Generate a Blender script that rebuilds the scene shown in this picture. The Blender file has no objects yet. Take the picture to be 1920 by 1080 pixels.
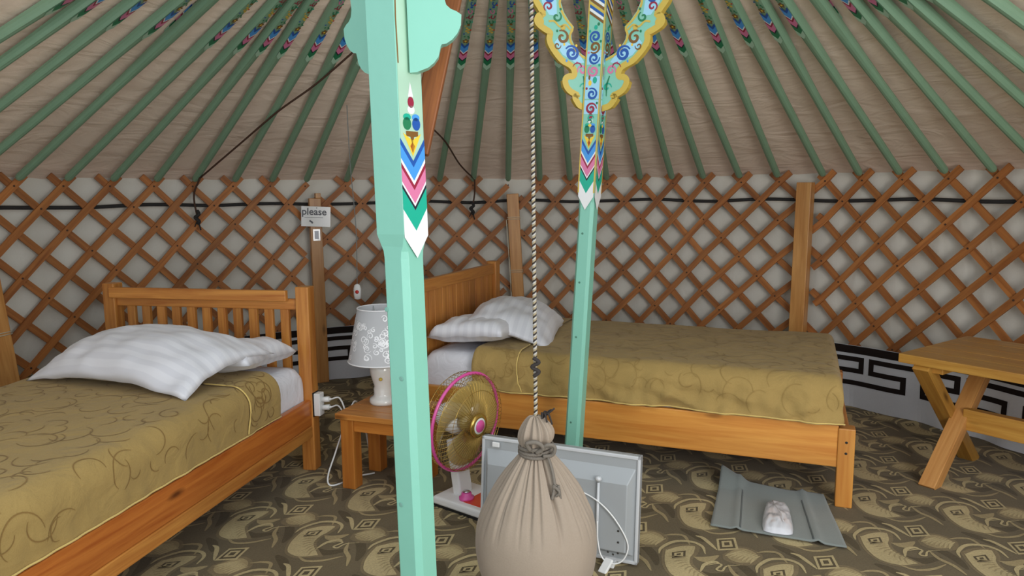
import bpy, math, random
from math import sin, cos, pi, radians as rad, atan2, sqrt, hypot
from mathutils import Vector, Matrix, noise
random.seed(7)
SC = bpy.context.scene
COL = SC.collection

# ------------------------------------------------------------------ helpers
class MB:
    """collects shapes and links them as ONE mesh object"""
    def __init__(s): s.v=[]; s.f=[]; s.m=[]; s.uv=[]
    def add(s, vs, fs, mat=0, uvs=None):
        n=len(s.v); s.v+= [tuple(p) for p in vs]
        for i,f in enumerate(fs):
            s.f.append([n+k for k in f]); s.m.append(mat)
            s.uv.append(uvs[i] if uvs else [(0,0)]*len(f))
    def beam(s, p0, p1, w, h, up=(0,0,1), mat=0, segs=1):
        """board from p0 to p1; w across, h along up; uv runs along the length"""
        p0=Vector(p0); p1=Vector(p1); d=p1-p0; L=d.length; d.normalize()
        up=Vector(up); sd=d.cross(up)
        if sd.length<1e-5: sd=d.cross(Vector((1,0,0)))
        sd.normalize(); u=sd.cross(d); u.normalize()
        o=random.uniform(0,40); q=random.uniform(0,40)
        vs=[]
        for k in range(segs+1):
            c=p0+d*(L*k/segs)
            for a,b in ((-1,-1),(1,-1),(1,1),(-1,1)): vs.append(c+sd*(a*w/2)+u*(b*h/2))
        fs=[];uvs=[]
        for k in range(segs):
            for j in range(4):
                j2=(j+1)%4; b=4*k
                fs.append([b+j,b+j2,b+4+j2,b+4+j])
                per=(w,h,w,h); v0=q+sum(per[:j]); v1=v0+per[j]; x0=o+L*k/segs; x1=o+L*(k+1)/segs
                uvs.append([(x0,v0),(x0,v1),(x1,v1),(x1,v0)])
        e=4*segs
        fs.append([3,2,1,0]); uvs.append([(o,q),(o+.01,q),(o+.01,q+.01),(o,q+.01)])
        fs.append([e,e+1,e+2,e+3]); uvs.append([(o+.3,q),(o+.31,q),(o+.31,q+.01),(o+.3,q+.01)])
        s.add(vs,fs,mat,uvs); return s
    def box(s, x0,x1,y0,y1,z0,z1, mat=0):
        dx,dy,dz=x1-x0,y1-y0,z1-z0; cx,cy,cz=(x0+x1)/2,(y0+y1)/2,(z0+z1)/2
        if dx>=dy and dx>=dz: s.beam((x0,cy,cz),(x1,cy,cz),dy,dz,(0,0,1),mat)
        elif dy>=dx and dy>=dz: s.beam((cx,y0,cz),(cx,y1,cz),dx,dz,(0,0,1),mat)
        else: s.beam((cx,cy,z0),(cx,cy,z1),dy,dx,(1,0,0),mat)
        return s
    def tube(s, pts, r, n=8, mat=0, closed=False):
        pts=[Vector(p) for p in pts]; N=len(pts); vs=[]; nrm=None
        rr=r if hasattr(r,'__len__') else [r]*N
        for i,p in enumerate(pts):
            a=pts[i-1] if (i>0 or closed) else p
            b=pts[(i+1)%N] if (i<N-1 or closed) else p
            t=(b-a); 
            if t.length<1e-9: t=Vector((0,0,1))
            t.normalize()
            if nrm is None:
                nrm=t.cross(Vector((0,0,1)))
                if nrm.length<1e-3: nrm=t.cross(Vector((1,0,0)))
            nrm=(nrm-t*nrm.dot(t)); nrm.normalize(); bn=t.cross(nrm)
            for j in range(n):
                an=2*pi*j/n; vs.append(p+(nrm*cos(an)+bn*sin(an))*rr[i])
        fs=[]
        for i in range(N if closed else N-1):
            for j in range(n):
                a=i*n+j; b=i*n+(j+1)%n; c=((i+1)%N)*n+(j+1)%n; d=((i+1)%N)*n+j
                fs.append([a,b,c,d])
        if not closed: fs.append(list(range(n))[::-1]); fs.append([(N-1)*n+j for j in range(n)])
        s.add(vs,fs,mat); return s
    def lathe(s, prof, n=32, mat=0, M=None, caps=True):
        M=M or Matrix(); vs=[]
        for r,z in prof:
            for j in range(n): vs.append(M@Vector((r*cos(2*pi*j/n), r*sin(2*pi*j/n), z)))
        fs=[]
        for i in range(len(prof)-1):
            for j in range(n): fs.append([i*n+j,i*n+(j+1)%n,(i+1)*n+(j+1)%n,(i+1)*n+j])
        if caps:
            fs.append(list(range(n))[::-1]); fs.append([(len(prof)-1)*n+j for j in range(n)])
        s.add(vs,fs,mat); return s
    def prism(s, out, t, M=None, mat=0, edge=None):
        """outline (x,z) extruded along y by +-t/2"""
        M=M or Matrix(); n=len(out)
        vs=[M@Vector((x,-t/2,z)) for x,z in out]+[M@Vector((x,t/2,z)) for x,z in out]
        s.add(vs,[list(range(n)),[n+k for k in range(n)][::-1]],mat)
        s.add(vs,[[i,n+i,n+(i+1)%n,(i+1)%n] for i in range(n)],mat if edge is None else edge); return s
    def poly(s, out, M, mat=0):
        """flat polygon, outline (x,z) in the plane y=0 of M"""
        s.add([M@Vector((x,0,z)) for x,z in out],[list(range(len(out)))],mat); return s
    def ribbon(s, pts, w, fn, mat=0):
        """flat stroke along 2D pts, fn maps (x,y) to 3D; w may vary"""
        N=len(pts); ww=w if hasattr(w,'__len__') else [w]*N; vs=[]
        for i,(x,y) in enumerate(pts):
            a=pts[max(0,i-1)]; b=pts[min(N-1,i+1)]; dx,dy=b[0]-a[0],b[1]-a[1]; l=hypot(dx,dy) or 1
            nx,ny=-dy/l*ww[i]/2,dx/l*ww[i]/2
            vs.append(fn(x+nx,y+ny)); vs.append(fn(x-nx,y-ny))
        s.add(vs,[[2*i,2*i+1,2*i+3,2*i+2] for i in range(N-1)],mat); return s
    def build(s, name, mats, parent=None, smooth=False, bevel=0, seg=2):
        me=bpy.data.meshes.new(name); me.from_pydata(s.v,[],s.f)
        mats=mats if isinstance(mats,(list,tuple)) else [mats]
        for m in mats: me.materials.append(m)
        me.polygons.foreach_set('material_index',s.m)
        uv=me.uv_layers.new(name='UVMap'); flat=[c for f in s.uv for p in f for c in p]
        if len(flat)==len(uv.data)*2: uv.data.foreach_set('uv',flat)
        if smooth: me.polygons.foreach_set('use_smooth',[True]*len(me.polygons))
        me.update()
        o=bpy.data.objects.new(name,me); COL.objects.link(o)
        if parent: o.parent=parent
        if bevel:
            b=o.modifiers.new('Bevel','BEVEL'); b.width=bevel; b.segments=seg; b.limit_method='ANGLE'; b.angle_limit=rad(40)
        if smooth=='auto':
            pass
        return o

def tag(o,label=None,cat=None,group=None,kind=None):
    if label: o['label']=label
    if cat: o['category']=cat
    if group: o['group']=group
    if kind: o['kind']=kind
    return o
def thing(name,label,cat,loc=(0,0,0),M=None,group=None):
    o=bpy.data.objects.new(name,None); COL.objects.link(o); o.empty_display_size=.1
    if M is not None: o.matrix_world=M
    else: o.location=loc
    return tag(o,label,cat,group)
def crom(pts, k=8):
    """Catmull-Rom through points"""
    pts=[Vector(p) for p in pts]; P=[pts[0]*2-pts[1]]+pts+[pts[-1]*2-pts[-2]]; out=[]
    for i in range(1,len(P)-2):
        for j in range(k):
            t=j/k; a,b,c,d=P[i-1],P[i],P[i+1],P[i+2]
            out.append(.5*((2*b)+(c-a)*t+(2*a-5*b+4*c-d)*t*t+(3*b-a-3*c+d)*t**3))
    out.append(pts[-1]); return out
def crom2(pts,k=6): return [(p.x,p.y) for p in crom([(a,b,0) for a,b in pts],k)]
def nz(x,y=0,z=0): return noise.noise(Vector((x,y,z)))

# ------------------------------------------------------------------ materials
def srgb(r,g,b):
    f=lambda c:(c/12.92 if c<=.04045 else ((c+.055)/1.055)**2.4)
    return (f(r/255),f(g/255),f(b/255),1)
def newmat(name):
    m=bpy.data.materials.new(name); m.use_nodes=True; nt=m.node_tree; b=nt.nodes['Principled BSDF']; return m,nt,b
def plain(name,col,rough=.6,metal=0,bump=0,bscale=60,var=0,vscale=8,spec=.5,coat=0):
    m,nt,b=newmat(name); b.inputs['Roughness'].default_value=rough; b.inputs['Metallic'].default_value=metal
    b.inputs['Specular IOR Level'].default_value=spec; b.inputs['Base Color'].default_value=col
    if coat: b.inputs['Coat Weight'].default_value=coat
    tc=nt.nodes.new('ShaderNodeTexCoord')
    if var:
        n=nt.nodes.new('ShaderNodeTexNoise'); n.inputs['Scale'].default_value=vscale; n.inputs['Detail'].default_value=5
        mx=nt.nodes.new('ShaderNodeMix'); mx.data_type='RGBA'
        mx.inputs[6].default_value=tuple(c*(1-var) for c in col[:3])+(1,); mx.inputs[7].default_value=tuple(min(1,c*(1+var)) for c in col[:3])+(1,)
        nt.links.new(tc.outputs['Object'],n.inputs['Vector']); nt.links.new(n.outputs['Fac'],mx.inputs[0]); nt.links.new(mx.outputs[2],b.inputs['Base Color'])
    if bump:
        n=nt.nodes.new('ShaderNodeTexNoise'); n.inputs['Scale'].default_value=bscale; n.inputs['Detail'].default_value=4
        bp=nt.nodes.new('ShaderNodeBump'); bp.inputs['Strength'].default_value=bump; bp.inputs['Distance'].default_value=.01
        nt.links.new(tc.outputs['Object'],n.inputs['Vector']); nt.links.new(n.outputs['Fac'],bp.inputs['Height']); nt.links.new(bp.outputs['Normal'],b.inputs['Normal'])
    return m
def wood(name,c1,c2,rough=.38,coat=.15,knots=True,scale=1.0):
    m,nt,b=newmat(name); L=nt.links.new
    uv=nt.nodes.new('ShaderNodeUVMap'); mp=nt.nodes.new('ShaderNodeMapping'); mp.inputs['Scale'].default_value=(2.2*scale,38*scale,1)
    n=nt.nodes.new('ShaderNodeTexNoise'); n.inputs['Scale'].default_value=1; n.inputs['Detail'].default_value=6; n.inputs['Roughness'].default_value=.6; n.inputs['Distortion'].default_value=.6
    cr=nt.nodes.new('ShaderNodeValToRGB'); cr.color_ramp.elements[0].position=.32; cr.color_ramp.elements[0].color=c2; cr.color_ramp.elements[1].position=.66; cr.color_ramp.elements[1].color=c1
    L(uv.outputs['UV'],mp.inputs['Vector']); L(mp.outputs['Vector'],n.inputs['Vector']); L(n.outputs['Fac'],cr.inputs['Fac'])
    out=cr.outputs['Color']
    # every board a slightly different tone
    mp3=nt.nodes.new('ShaderNodeMapping'); mp3.inputs['Scale'].default_value=(.5,3,1); n3=nt.nodes.new('ShaderNodeTexNoise'); n3.inputs['Scale'].default_value=1; n3.inputs['Detail'].default_value=1
    L(uv.outputs['UV'],mp3.inputs['Vector']); L(mp3.outputs['Vector'],n3.inputs['Vector'])
    hs=nt.nodes.new('ShaderNodeHueSaturation'); mr=nt.nodes.new('ShaderNodeMapRange'); mr.inputs['From Min'].default_value=.3; mr.inputs['From Max'].default_value=.7; mr.inputs['To Min'].default_value=.78; mr.inputs['To Max'].default_value=1.2
    L(n3.outputs['Fac'],mr.inputs['Value']); L(mr.outputs['Result'],hs.inputs['Value']); L(out,hs.inputs['Color']); out=hs.outputs['Color']
    if knots:
        mp2=nt.nodes.new('ShaderNodeMapping'); mp2.inputs['Scale'].default_value=(2.2,7,1); vo=nt.nodes.new('ShaderNodeTexVoronoi'); vo.inputs['Scale'].default_value=1
        L(uv.outputs['UV'],mp2.inputs['Vector']); L(mp2.outputs['Vector'],vo.inputs['Vector'])
        c2r=nt.nodes.new('ShaderNodeValToRGB'); c2r.color_ramp.elements[0].position=.035; c2r.color_ramp.elements[0].color=(0,0,0,1); c2r.color_ramp.elements[1].position=.13; c2r.color_ramp.elements[1].color=(1,1,1,1)
        L(vo.outputs['Distance'],c2r.inputs['Fac'])
        mx=nt.nodes.new('ShaderNodeMix'); mx.data_type='RGBA'; mx.inputs[6].default_value=tuple(c*.35 for c in c2[:3])+(1,)
        L(c2r.outputs['Color'],mx.inputs[0]); L(out,mx.inputs[7]); out=mx.outputs[2]
    L(out,b.inputs['Base Color']); b.inputs['Roughness'].default_value=rough; b.inputs['Coat Weight'].default_value=coat; b.inputs['Coat Roughness'].default_value=.25
    bp=nt.nodes.new('ShaderNodeBump'); bp.inputs['Strength'].default_value=.12; bp.inputs['Distance'].default_value=.003; L(n.outputs['Fac'],bp.inputs['Height']); L(bp.outputs['Normal'],b.inputs['Normal'])
    return m
def cloth(name,col,weave=350,bump=.25,rough=.9,var=.12,sheen=.2,fold=0,fscale=(3,3,3)):
    m,nt,b=newmat(name); L=nt.links.new; b.inputs['Roughness'].default_value=rough; b.inputs['Sheen Weight'].default_value=sheen; b.inputs['Specular IOR Level'].default_value=.2
    tc=nt.nodes.new('ShaderNodeTexCoord')
    n=nt.nodes.new('ShaderNodeTexNoise'); n.inputs['Scale'].default_value=weave; n.inputs['Detail'].default_value=2
    n2=nt.nodes.new('ShaderNodeTexNoise'); n2.inputs['Scale'].default_value=5; n2.inputs['Detail'].default_value=6
    L(tc.outputs['Object'],n.inputs['Vector']); L(tc.outputs['Object'],n2.inputs['Vector'])
    ad=nt.nodes.new('ShaderNodeMath'); ad.operation='ADD'; L(n.outputs['Fac'],ad.inputs[0]); L(n2.outputs['Fac'],ad.inputs[1])
    hv=nt.nodes.new('ShaderNodeMath'); hv.operation='MULTIPLY'; hv.inputs[1].default_value=.5; L(ad.outputs[0],hv.inputs[0])
    mx=nt.nodes.new('ShaderNodeMix'); mx.data_type='RGBA'; mx.inputs[6].default_value=tuple(c*(1-2*var) for c in col[:3])+(1,); mx.inputs[7].default_value=tuple(min(1,c*(1+2*var)) for c in col[:3])+(1,)
    L(hv.outputs[0],mx.inputs[0]); L(mx.outputs[2],b.inputs['Base Color'])
    bp=nt.nodes.new('ShaderNodeBump'); bp.inputs['Strength'].default_value=bump; bp.inputs['Distance'].default_value=.002; L(n.outputs['Fac'],bp.inputs['Height']); nrm=bp.outputs['Normal']
    if fold:
        mp=nt.nodes.new('ShaderNodeMapping'); mp.inputs['Scale'].default_value=fscale; n3=nt.nodes.new('ShaderNodeTexNoise'); n3.inputs['Scale'].default_value=1; n3.inputs['Detail'].default_value=3; n3.inputs['Distortion'].default_value=1.2
        L(tc.outputs['Object'],mp.inputs['Vector']); L(mp.outputs['Vector'],n3.inputs['Vector'])
        b2=nt.nodes.new('ShaderNodeBump'); b2.inputs['Strength'].default_value=fold; b2.inputs['Distance'].default_value=.05; L(n3.outputs['Fac'],b2.inputs['Height']); L(nrm,b2.inputs['Normal']); nrm=b2.outputs['Normal']
    L(nrm,b.inputs['Normal']); return m

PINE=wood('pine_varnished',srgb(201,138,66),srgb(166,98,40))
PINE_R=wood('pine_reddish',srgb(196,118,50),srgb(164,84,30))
PINE_Y=wood('pine_yellowish',srgb(214,150,70),srgb(194,122,50))
PINE_O=wood('pine_orange',srgb(208,134,56),srgb(182,104,38))
POST=wood('pine_post',srgb(204,150,88),srgb(178,120,62))
LATH=wood('lath_wood',srgb(178,114,58),srgb(138,80,36),knots=False,rough=.6,coat=0)
TABLE=wood('pine_table',srgb(196,148,68),srgb(168,114,44))
BROWN=wood('brown_wood',srgb(150,88,40),srgb(110,58,22),rough=.6,coat=0)
GREEN=plain('pole_green',srgb(124,158,130),.45,var=.10,vscale=9,bump=.1,bscale=30)
MINT=plain('mint_paint',srgb(132,196,175),.35,var=.05,vscale=6,bump=.06,bscale=40,coat=.1)
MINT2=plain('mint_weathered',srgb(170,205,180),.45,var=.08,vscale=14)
GOLD=plain('gold_paint',srgb(205,176,76),.45,var=.1)
PW=plain('paint_white',srgb(232,232,232),.45); PT=plain('paint_teal',srgb(22,170,142),.4); PP=plain('paint_pink',srgb(214,120,160),.4)
PB=plain('paint_blue',srgb(70,150,222),.4); PDB=plain('paint_darkblue',srgb(30,84,165),.4); PK=plain('paint_black',srgb(28,34,48),.45)
PM=plain('paint_maroon',srgb(150,34,62),.4); PR=plain('paint_red',srgb(200,48,44),.4); PY=plain('paint_yellow',srgb(240,200,60),.4)
PLB=plain('paint_lightblue',srgb(160,212,236),.4); PBR=plain('paint_brown',srgb(124,84,32),.45); PG=plain('paint_green',srgb(30,122,80),.4)
PAINTS=[PW,PT,PP,PB,PDB,PK,PM,PR,PY,PLB,PBR,PG,GOLD]   # slots follow the body material
iW,iT,iP,iB,iDB,iK,iM,iR,iY,iLB,iBR,iG,iGO=range(1,14)
CANVAS=cloth('wall_canvas',srgb(216,213,203),weave=120,var=.03,fold=.5,fscale=(2.2,2.2,.9),sheen=0)
CEIL=cloth('roof_lining',srgb(240,218,200),weave=150,var=.04,fold=.32,fscale=(3,3,16),sheen=0,rough=.5)
BAND=cloth('band_white',srgb(205,206,212),weave=200,var=.06,sheen=0)
BANDK=cloth('band_black',srgb(34,26,24),weave=200,var=.1,sheen=0)
SPREAD=cloth('bedspread_olive',srgb(166,139,84),weave=260,var=.10,sheen=.1,bump=.45,fold=.22,fscale=(7,7,9))
SWIRL2=cloth('bedspread_thread_faint',srgb(156,129,76),weave=260,var=.1,sheen=.1)
SWIRL=cloth('bedspread_thread',srgb(138,108,60),weave=260,var=.1,sheen=.1)
PIPING=cloth('piping_gold',srgb(214,186,112),weave=400,var=.05)
SHEET=cloth('sheet_white',srgb(224,224,230),weave=300,var=.02,fold=.25,fscale=(9,5,9),sheen=.1)
SACK=cloth('sack_cloth',srgb(160,145,129),weave=220,var=.07,sheen=.15)
CARPET=cloth('carpet_base',srgb(106,93,68),weave=160,var=.30,bump=.8,sheen=.1)
CARL=cloth('carpet_light',srgb(184,166,122),weave=140,var=.30,bump=.8,sheen=.1)
CARM=cloth('carpet_mid',srgb(160,142,102),weave=140,var=.32,bump=.8,sheen=.1)
CARH=cloth('carpet_halo',srgb(124,108,78),weave=140,var=.32,bump=.8,sheen=.1)
CARD=cloth('carpet_dark',srgb(84,72,48),weave=140,var=.3,bump=.8,sheen=.1)
ROPEB=plain('rope_black',srgb(40,38,38),.8,bump=.4,bscale=200)
ROPET=plain('rope_tan',srgb(176,160,128),.85,bump=.4,bscale=300)
ROPEK=plain('rope_dark_strand',srgb(52,46,44),.85)
ROPEW=plain('rope_pale_strand',srgb(196,192,184),.85,bump=.4,bscale=300)
CORDBR=plain('cord_brown',srgb(72,48,34),.8)
STRING=plain('string_white',srgb(214,204,180),.8)
WHITEP=plain('white_plastic',srgb(232,232,230),.3,var=.02)
CERAM=plain('lamp_ceramic',srgb(222,220,214),.12,var=.03,coat=.5)
SHADE=plain('shade_fabric',srgb(186,186,188),.75,var=.04,vscale=30)
SHADE2=plain('shade_scroll',srgb(240,240,242),.35)
STEEL=plain('heater_grey',srgb(168,172,174),.42,metal=.15,var=.03)
STEEL2=plain('heater_light',srgb(204,206,208),.35,metal=.1)
CHROME=plain('chrome',srgb(210,210,214),.15,metal=1)
SCREW=plain('screw_dark',srgb(90,88,84),.4,metal=.8)
FPINK=plain('fan_pink',srgb(222,84,160),.25,coat=.4)
FGOLD=plain('fan_gold_wire',srgb(196,162,84),.25,metal=.8)
FRED=plain('fan_red_panel',srgb(204,60,36),.3,coat=.4)
BLACKR=plain('rubber_black',srgb(24,24,24),.6)
MAT_G=cloth('grey_bag_cloth',srgb(130,136,132),weave=240,var=.08,sheen=.25)
MAT_GD=cloth('grey_bag_seam',srgb(84,90,88),weave=240,var=.08)
PACK,nt,b=newmat('plastic_packet'); b.inputs['Base Color'].default_value=srgb(214,214,218); b.inputs['Roughness'].default_value=.2; b.inputs['Coat Weight'].default_value=.6
BLADE,nt,b=newmat('fan_blade_amber'); b.inputs['Base Color'].default_value=srgb(198,172,100); b.inputs['Roughness'].default_value=.12; b.inputs['Alpha'].default_value=.62; b.inputs['Coat Weight'].default_value=.6
CARDM=plain('laminated_card',srgb(226,224,222),.12,coat=.5); INK=plain('ink_grey',srgb(92,92,98),.6)

# ------------------------------------------------------------------ dimensions
CX,CY,R=-.114,2.681,3.085
HC=1.40
SLOPE=.513
def roofz(r): return 1.52+(R-r)*SLOPE
def cyl(th,r,z): a=rad(th); return Vector((CX+r*sin(a),CY+r*cos(a),z))
def loc_of(th,r,z): return cyl(th,r,z)

# ------------------------------------------------------------------ camera
cd=bpy.data.cameras.new('camera'); cd.sensor_width=36; cd.lens=1375.55/1920*36; cd.clip_start=.05
cam=bpy.data.objects.new('camera',cd); COL.objects.link(cam); SC.camera=cam
cam.matrix_world=Matrix.Translation((0,0,HC))@Matrix.Rotation(pi/2-.1286,4,'X')@Matrix.Rotation(-.0079,4,'Z')

# ------------------------------------------------------------------ setting: floor with woven carpet motif
fl=MB(); N=72; RF=R+.14
fl.add([(CX+RF*sin(2*pi*k/N),CY+RF*cos(2*pi*k/N),0) for k in range(N)],[list(range(N))[::-1]],0)
u1=Vector((.332,-.152)); u1.normalize(); u2=Vector((-u1.y,u1.x)); O=Vector((1.664,2.884))
w1=.3651; wa,wb=-.0322,.4307
def fz(a,b,z,da,db):
    p=O+u1*(a+da)+u2*(b+db); return Vector((p.x,p.y,z))
def stroke(pts,w,mat,z,da,db,taper=True):
    q=crom2(pts,5); n=len(q); ws=[w*(1-.75*abs(2*i/(n-1)-1)**2.5) if taper else w for i in range(n)]
    fl.ribbon(q,ws,lambda x,y:fz(x,y,z,da,db),mat)
for i in range(-14,9):
    for j in range(-9,9):
        da,db=i*w1+j*wa, j*wb
        c=O+u1*da+u2*db
        if hypot(c.x-CX,c.y-CY)>R-.05 or c.y<.9: continue
        g=lambda pts,mat,z: fl.add([fz(x,y,z,da,db) for x,y in pts],[list(range(len(pts)))],mat)
        g(crom2([(.0,-.10),(.04,-.01),(.10,-.005),(.145,-.05),(.13,-.125),(.07,-.155),(.015,-.14),(.0,-.10)],4)[:-1],4,.0006)
        g(crom2([(.11,.29),(.16,.35),(.235,.375),(.245,.30),(.235,.252),(.26,.19),(.345,.125)],4)+crom2([(.30,.095),(.257,.072),(.19,.085),(.142,.15),(.12,.22)],4),4,.0007)
        # fuzzy leaf
        g(crom2([(.013,-.089),(.05,-.022),(.094,-.019),(.128,-.055),(.116,-.109),(.07,-.137),(.029,-.123),(.013,-.089)],4)[:-1],2,.0010)
        for k in range(7): stroke([(.012+.016*k,-.105-.004*k),(.04+.013*k,-.07-.002*k),(.075+.010*k,-.03-.004*k)],.011,1,.0016,da,db)
        g(crom2([(-.10,-.16),(-.06,-.145),(-.01,-.11),(-.03,-.175),(-.07,-.185),(-.10,-.16)],4)[:-1],2,.0010)
        # horn, ribbed
        horn=crom2([(.128,.284),(.17,.335),(.222,.356),(.224,.30),(.218,.252),(.237,.19),(.318,.124)],4)+crom2([(.30,.112),(.257,.09),(.196,.103),(.158,.159),(.138,.22)],4)
        g(horn,1,.0011)
        stroke([(.222,.356),(.224,.30),(.218,.252),(.237,.19),(.318,.124)],.012,1,.0017,da,db)
        stroke([(.125,.284),(.138,.22),(.158,.159),(.196,.103),(.257,.09),(.312,.12)],.012,1,.0018,da,db)
        for k in range(9):
            t=k/8; stroke([(.145+.10*t+.04*t*t,.235-.13*t),(.17+.085*t+.02*t*t,.245-.10*t),(.215+.03*t+.045*t*t,.262-.10*t)],.006,2,.0019,da,db)
        hh=[(.150,.271),(.197,.306),(.206,.254),(.160,.226)]
        g([(.140,.272),(.199,.318),(.216,.254),(.158,.212)],1,.0013); g(hh,3,.0016)
        for s in (.66,.3):
            c0=sum(p[0] for p in hh)/4,sum(p[1] for p in hh)/4
            g([(c0[0]+(x-c0[0])*s,c0[1]+(y-c0[1])*s) for x,y in hh],1 if s>.5 else 3,.0019 if s>.5 else .0022)
        # square spiral
        sq=[(-.043,.026),(.026,.066),(.052,-.031),(-.021,-.073)]; c0=(.003,-.003)
        for s,mm,z in ((1,1,.0012),(.76,3,.0015),(.52,1,.0018),(.26,3,.0021)):
            g([(c0[0]+(x-c0[0])*s,c0[1]+(y-c0[1])*s) for x,y in sq],mm,z)
        stroke([(-.16,.12),(-.10,.15),(-.03,.155),(.04,.215)],.045,3,.0004,da,db); stroke([(-.02,.32),(.04,.28),(.09,.22),(.12,.15)],.04,3,.0004,da,db); stroke([(.17,.06),(.23,.03),(.28,-.02)],.04,3,.0004,da,db)
        # swooshes, arcs and the small scroll
        stroke([(-.125,.02),(-.095,.012),(-.06,-.026),(-.025,-.07)],.018,1,.0012,da,db)
        stroke([(.106,.242),(.104,.292),(.140,.365),(.203,.390),(.249,.368),(.272,.31)],.017,1,.0014,da,db)
        stroke([(.279,.165),(.284,.226),(.315,.262),(.335,.255)],.017,1,.0014,da,db)
        stroke([(.29,.22),(.326,.25),(.343,.246),(.331,.207),(.352,.203),(.362,.245),(.407,.275)],.009,1,.0019,da,db)
        stroke([(.12,-.03),(.16,-.004),(.20,-.004),(.235,-.07)],.016,2,.0013,da,db)
        stroke([(-.115,.09),(-.06,.07),(.0,.10),(.05,.16)],.015,2,.0012,da,db)
        stroke([(.0,.26),(.03,.20),(.075,.16),(.11,.10)],.018,2,.0013,da,db)
floor=fl.build('floor',[CARPET,CARL,CARM,CARD,CARH]); tag(floor,'olive brown carpet woven with beige horns and square spirals','carpet',kind='structure')

# ------------------------------------------------------------------ setting: felt wall canvas and roof lining
OPEN0,OPEN1=112,238      # bearings of the wall sector left out behind the camera to let daylight in
wl=MB(); ths=[OPEN1-360+k*(OPEN0-(OPEN1-360))/260 for k in range(261)]; zs=[0,.2,.4,.6,.8,1.0,1.2,1.4,1.5,1.56]
def wr(th,z):
    f=.012*nz(th*.09,z*1.2,3)+.008*nz(th*.5,z*.8,7)
    for c0 in (-57,-38,-12,7.5,24,41.5,61.5,70): f+=.016*math.exp(-((th-c0-1.2*nz(z*2,c0))/1.1)**2)
    return R+.075+f
vs=[cyl(t,wr(t,z),z) for t in ths for z in zs]; nzs=len(zs)
wl.add(vs,[[i*nzs+j,i*nzs+j+1,(i+1)*nzs+j+1,(i+1)*nzs+j] for i in range(260) for j in range(nzs-1)],0)
wall=wl.build('wall_back',[CANVAS],smooth=True); tag(wall,'white felt canvas wall behind the wooden lattice','wall',kind='structure')
ce=MB(); NT=240; RO0,RO1=112,248; rs=[R+.10-k*(R+.10-.62)/34 for k in range(35)]
def cz(th,r):
    return roofz(r)+.030+.008*nz(th*.05,r*14,1)+.007*nz(th*.25,r*3,4)
tt=[RO1-360+t*(RO0-RO1+360)/NT for t in range(NT+1)]; vs=[cyl(t,r,cz(t,r)) for t in tt for r in rs]; nr=len(rs)
ce.add(vs,[[t*nr+j,t*nr+j+1,(t+1)*nr+j+1,(t+1)*nr+j] for t in range(NT) for j in range(nr-1)],0)
ceil=ce.build('ceiling',[CEIL],smooth=True); tag(ceil,'beige cloth lining of the conical roof above the green poles','ceiling',kind='structure')

# ------------------------------------------------------------------ roof poles
def unit_pole(painted):
    """pole along +x from the foot at x=0, underside -z; length 2.75"""
    m=MB(); Lp=2.72; n=12; st=[0,.02,.5,.9,1.15,1.38,1.8,2.3,Lp-.02,Lp]; vs=[]
    for x in st:
        k=min(1,max(0,(x-.9)/.5)); rr=.0222+.0024*k
        if x in (0,Lp): rr*=.8
        for j in range(n):
            a=2*pi*j/n+pi/n; c,s=cos(a),sin(a)
            q=1/max(abs(c),abs(s)); e=1+(min(q,1.22)-1)*k
            vs.append((x,c*rr*e,s*rr*e))
    m.add(vs,[[i*n+j,i*n+(j+1)%n,(i+1)*n+(j+1)%n,(i+1)*n+j] for i in range(len(st)-1) for j in range(n)]+[list(range(n)),[(len(st)-1)*n+j for j in range(n)][::-1]],0)
    if painted:
        X0=1.35; W=.0225
        def P(x,y,k=0): return Vector((X0+x, y, -.0268-.0004*k))
        def chev(t0,t1,mat,k=0,w=W,dr=.03):
            m.add([P(t0,0,k),P(t0+dr,w,k),P(t1+dr,w,k),P(t1,0,k),P(t1+dr,-w,k),P(t0+dr,-w,k)],[[0,1,2,3],[0,3,4,5]],mat)
        chev(.006,.045,14); chev(.045,.085,iG); chev(.085,.096,iK); chev(.096,.135,iP); chev(.135,.15,iM); chev(.15,.16,iW); chev(.16,.20,iB); chev(.20,.22,iDB)
        def dot(x,y,r,mat,k=1,n=7): m.add([P(x+r*cos(2*pi*i/n),y+r*sin(2*pi*i/n),k) for i in range(n)],[list(range(n))],mat)
        def flower(x,mat,c2):
            for i in range(5): dot(x+.012*cos(2*pi*i/5),.012*sin(2*pi*i/5),.0065,mat)
            dot(x,0,.006,c2,2)
        def scroll(x,mat,sg=1,s=1.35):
            pts=[(x+s*(.004+.0022*t)*cos(t*.9)*1.1, sg*(.0035+.0019*t)*sin(t*.9)) for t in [i*.55 for i in range(11)]]
            m.ribbon(pts,.0062,lambda a,b:P(a,b,1),mat)
        flower(.262,iBR,iY); dot(.30,.01,.006,iG); dot(.30,-.01,.006,iG)
        for i in range(4): dot(.335+.011*i,(.006,-.006)[i%2],.008,iGO)
        dot(.395,0,.009,iPk if False else iBR); scroll(.42,iG); scroll(.46,iM,-1); scroll(.50,iPk if False else iP); dot(.53,0,.008,iDB); scroll(.56,iDB,-1); scroll(.60,iK)
        for i in range(26):
            dot(.29+.032*i,(.0165,-.0165)[i%2],.0055,(iG,iDB,iR,iGO,iT,iM)[i%6])
        dot(.64,0,.01,iG); scroll(.67,iM); scroll(.72,iG,-1); flower(.77,iGO,iR); scroll(.83,iDB); scroll(.88,iM,-1); scroll(.94,iG); chev(1.0,1.04,iDB); chev(1.04,1.08,iP); chev(1.08,1.12,iG); scroll(1.19,iK)
    return m
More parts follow.
